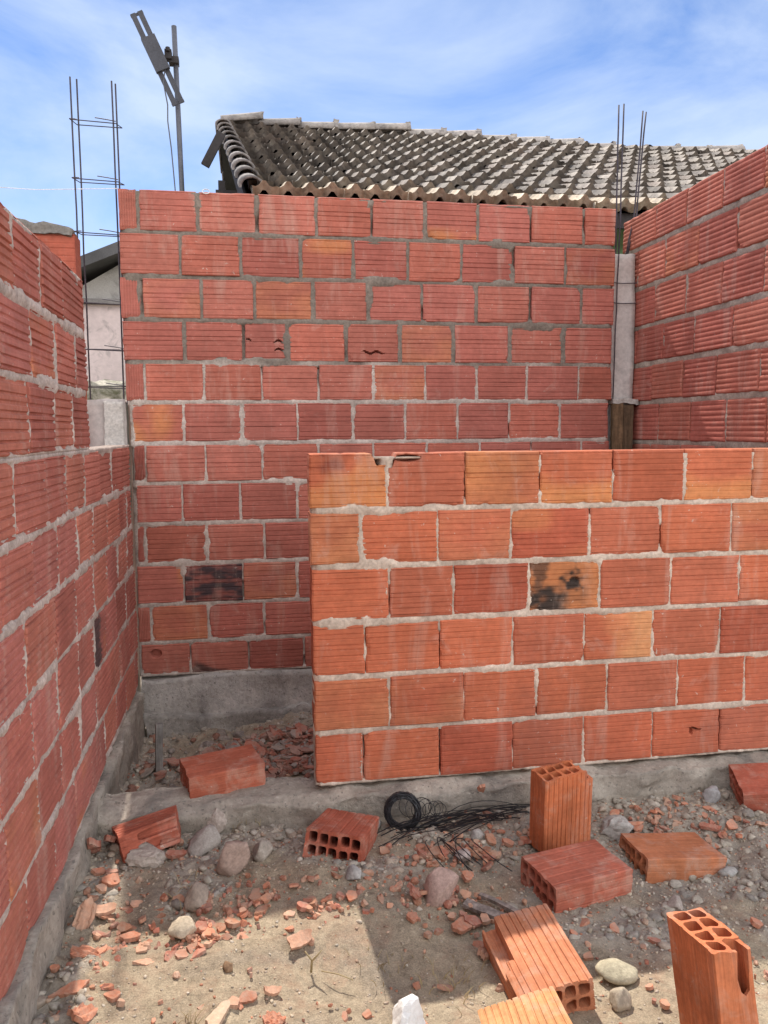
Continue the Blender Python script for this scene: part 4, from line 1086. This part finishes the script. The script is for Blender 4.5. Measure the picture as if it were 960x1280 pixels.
# ------------------------------------------------------------------ wire coil, wire bundle, twigs, ring, string
coil = thing('wire_coil', 'black roll of tie wire leaning on the footing below the half wall', 'wire', (.515, 2.63, -1.392))
R = random.Random(9)
Mc = Euler((math.radians(72), 0, math.radians(-8))).to_matrix()
def coil_pts(turns, r0, spread_, thick, n, seed, cz=.066):
    r = random.Random(seed); P = []
    for i in range(int(turns * n)):
        th = 2 * math.pi * i / n; k = i / (turns * n)
        rr_ = r0 + thick * math.sin(i * .613 + seed) ; ax = spread_ * math.cos(i * .377 + seed * 2)
        P.append(Vector((.515, 2.655, -1.392 + cz)) + Mc @ Vector((rr_ * math.cos(th), rr_ * math.sin(th), ax)))
    return P
mb = MB(); mb.tube(coil_pts(26, .0535, .011, .0085, 30, 1), .0016, 4); mb.tube(coil_pts(24, .054, .018, .011, 30, 2.3), .0018, 4); mb.tube(coil_pts(18, .053, .022, .006, 30, 4.1), .0018, 4)
for q in range(3):
    pts = [Vector((.515, 2.655, -1.326)) + Mc @ Vector((.0535 * math.cos(a), .0535 * math.sin(a), 0)) for a in np.linspace(0, 2 * math.pi, 33)]
mb.tube(pts, .0128, 8)
mb.build('wound_wire', M_black, coil)
mb = MB()
P = []
for i in range(9 * 22):
    th = 2 * math.pi * i / 22; k = i / (9 * 22)
    rr_ = .036 * (1 - .4 * k) + .006 * math.sin(i * .21); c0 = Vector((.54 + .13 * k, 2.675 + .01 * math.sin(i * .1), -1.325 - .02 * k))
    P.append(c0 + Euler((math.radians(70), 0, math.radians(-10 + 30 * math.sin(i * .05)))).to_matrix() @ Vector((rr_ * math.cos(th), rr_ * math.sin(th), 0)))
mb.tube(P, .0012, 4); mb.build('loose_loops', M_black, coil)
wb = thing('wire_bundle', 'tangled bundle of thin dark wires stretched along the footing behind the notched brick', 'wire', (.75, 2.62, -1.39))
mb = MB(); R = random.Random(31)
for q in range(30):
    x0 = R.uniform(.40, .62); x1 = x0 + R.uniform(.25, .55); y0 = 2.55 + (x0 - .4) * .2 + R.gauss(0, .05); y1 = 2.57 + (x1 - .45) * .26 + R.gauss(0, .035)
    P = []; b_ = R.gauss(0, .05); hh = R.uniform(.004, .045)
    for i in range(10):
        f = i / 9; x = x0 + (x1 - x0) * f; y = y0 + (y1 - y0) * f + b_ * math.sin(math.pi * f) + R.gauss(0, .0015)
        y = min(y, 2.715)
        P.append((x, y, gh(x, y) + .008 + hh * math.sin(math.pi * f) ** .7))
    mb.tube(P, R.choice([.0011, .0014, .002]), 4)
for q in range(9):
    x0 = .66 + R.gauss(0, .05); P = []
    a0 = R.uniform(-2.6, -1.9); Ln = R.uniform(.12, .22)
    for i in range(8):
        f = i / 7; x = x0 + Ln * f * math.cos(a0 + .8 * f); y = 2.52 + R.gauss(0, .002) + Ln * f * math.sin(a0 + .8 * f); P.append((x, y, gh(x, y) + .012 + .03 * math.sin(math.pi * f)))
    mb.tube(P, .0016, 4)
mb.build('strands', M_black, wb)

ring = MB()
ring.tube([(-.150 + .017 * math.cos(a), 4.045 + .01 * math.sin(a), 1.136 + .013 * math.sin(a)) for a in np.linspace(.2, 6.1, 22)], .0024, 6)
tag(ring.build('twine_loop', M_string, None, True), 'tiny white twine loop on top of the back wall, left part', 'twine')
st = MB(); st.tube([(-1.35, 4.2, 1.165), (-.95, 4.2, 1.155), (-.56, 4.1, 1.148)], .0018, 5)
tag(st.build('string_line', M_string), 'white builders string stretched from the back wall corner past the rebar', 'string')
pw = MB(); pw.tube([(3.2 + i * .9, 11.5, 3.62 + .1 * i + .02 * (i - 4) ** 2) for i in range(10)], .006, 5)
tag(pw.build('overhead_wire', M_dark), 'thin overhead wire crossing the sky above the roof at far right', 'wire')

tw = MB(); gz = gh(.146, 1.915)
tw.tube([(.135, 1.93, gz + .002), (.137, 1.925, gz + .035), (.15, 1.922, gz + .05), (.162, 1.92, gz + .065)], [.003, .003, .0025, .001], 6); tw.tube([(.138, 1.925, gz + .035), (.12, 1.93, gz + .06)], .002, 5)
tw.tube([(.16, 1.915, gz + .012), (.20, 1.89, gz + .016), (.235, 1.87, gz + .01)], .0014, 5)
tag(tw.build('dry_twig', M_dry, None, True), 'dry forked twig sticking up from the sunlit sand', 'twig')
def tuft(x, y, n, hgt, seed, lab, spreadr=.02):
    r = random.Random(seed); mb = MB(); z0 = gh(x, y)
    for i in range(n):
        a = r.uniform(0, 6.28); ln = hgt * r.uniform(.5, 1.1); bx, by = x + r.gauss(0, spreadr), y + r.gauss(0, spreadr)
        P = [(bx + math.cos(a) * ln * .55 * f ** 1.6, by + math.sin(a) * ln * .55 * f ** 1.6, z0 + ln * f * (1 - .25 * f)) for f in (0, .35, .7, 1)]
        mb.tube(P, [.0013, .0011, .0008, .0003], 4)
    return tag(mb.build('dry_grass', M_dry), lab, 'grass tuft', 'dry grass tufts')
tuft(-.16, 1.78, 14, .05, 1, 'dry grass blades near the pale broken strip at bottom left')
tuft(.5, 1.86, 34, .045, 2, 'low tuft of dry grass in front of the broken ribbed brick', .04)
tuft(.33, 1.95, 20, .035, 3, 'sparse dry grass at the corner of the wall shadow', .04)
tuft(-.2, 2.32, 16, .06, 4, 'dry stalks in shade near the squat brown stone', .04)
tuft(-.08, 2.74, 26, .05, 5, 'dry grass at the foot of the sill under the whole brick', .05)

# ------------------------------------------------------------------ light, sky, camera
SUN = Vector((-.102, 1.0, 1.31)).normalized()
sl = bpy.data.lights.new('sun', 'SUN'); sl.energy = 3.2; sl.angle = math.radians(.53); sl.color = (1.0, .94, .85)
so = bpy.data.objects.new('sun', sl); COL.objects.link(so); so.rotation_euler = (-SUN).to_track_quat('-Z', 'Y').to_euler(); so.location = (0, 6, 9)
w = bpy.data.worlds.new('World'); scene.world = w; w.use_nodes = True; t = w.node_tree; t.nodes.clear()
out = N(t, 'ShaderNodeOutputWorld'); bg = N(t, 'ShaderNodeBackground'); L(t, bg, 0, out, 0)
bg.inputs['Strength'].default_value = .125
sky = N(t, 'ShaderNodeTexSky', sky_type='NISHITA'); sky.sun_disc = False
sky.sun_elevation = math.asin(SUN.z); sky.sun_rotation = math.atan2(SUN.x, SUN.y)
sky.altitude = 2200; sky.air_density = .6; sky.dust_density = .0; sky.ozone_density = 4.0
tc = N(t, 'ShaderNodeTexCoord')
# thin high cloud: noise over the direction, stretched along drifting bands
mp = N(t, 'ShaderNodeMapping'); mp.inputs['Rotation'].default_value = (.3, .5, .6); mp.inputs['Scale'].default_value = (1.0, 1.7, 2.4)
L(t, tc, 'Generated', mp, 'Vector')
n1 = N(t, 'ShaderNodeTexNoise'); n1.inputs['Scale'].default_value = 2.3; n1.inputs['Detail'].default_value = 9; n1.inputs['Roughness'].default_value = .58; n1.inputs['Distortion'].default_value = .5
L(t, mp, 'Vector', n1, 'Vector')
r1 = ramp(t, [(.38, .04), (.66, .72)]); L(t, n1, 0, r1, 0)
c = mix(t, 'MIX', (r1, 0), (sky, 0), (3.2, 3.7, 4.5))
# unseen bright cloud bank added behind the viewer to fill the shaded walls
sx = N(t, 'ShaderNodeSeparateXYZ'); L(t, tc, 'Generated', sx, 0)
mr = N(t, 'ShaderNodeMapRange'); mr.inputs['From Min'].default_value = .25; mr.inputs['From Max'].default_value = -.55
mr.inputs['To Min'].default_value = 0; mr.inputs['To Max'].default_value = 1; L(t, sx, 'Y', mr, 'Value')
n5 = N(t, 'ShaderNodeTexNoise'); n5.inputs['Scale'].default_value = 1.7; n5.inputs['Detail'].default_value = 6; L(t, tc, 'Generated', n5, 'Vector')
r5 = ramp(t, [(.38, .25), (.58, .95)]); L(t, n5, 0, r5, 0)
q = mix(t, 'MULTIPLY', 1.0, (mr, 0), (r5, 0))
c = mix(t, 'MIX', q, c, (11.5, 11.5, 11.6))
t.links.new(c[0].outputs[c[1]], bg.inputs['Color'])

cam = bpy.data.cameras.new('camera'); co = bpy.data.objects.new('camera', cam); COL.objects.link(co)
cam.sensor_fit = 'VERTICAL'; cam.sensor_height = 24; cam.sensor_width = 18; cam.lens = 1008.1 / 1280 * 24
cam.clip_start = .02; cam.clip_end = 2000
yaw, pitch, roll = [math.radians(a_) for a_ in (9.7568, 5.7559, -.4255)]
f = Vector((math.sin(yaw) * math.cos(pitch), math.cos(yaw) * math.cos(pitch), -math.sin(pitch)))
r = Vector((math.cos(yaw), -math.sin(yaw), 0)); u = r.cross(f)
r2 = r * math.cos(roll) + u * math.sin(roll); u2 = -r * math.sin(roll) + u * math.cos(roll)
co.matrix_world = Matrix(((r2.x, u2.x, -f.x, 0), (r2.y, u2.y, -f.y, 0), (r2.z, u2.z, -f.z, 0), (0, 0, 0, 1)))
scene.camera = co
vs = scene.view_settings
vs.view_transform = 'Standard'; vs.look = 'None'; vs.gamma = 1; vs.exposure = 1.02; vs.use_curve_mapping = False
scene.cycles.max_bounces = 8; scene.cycles.diffuse_bounces = 5
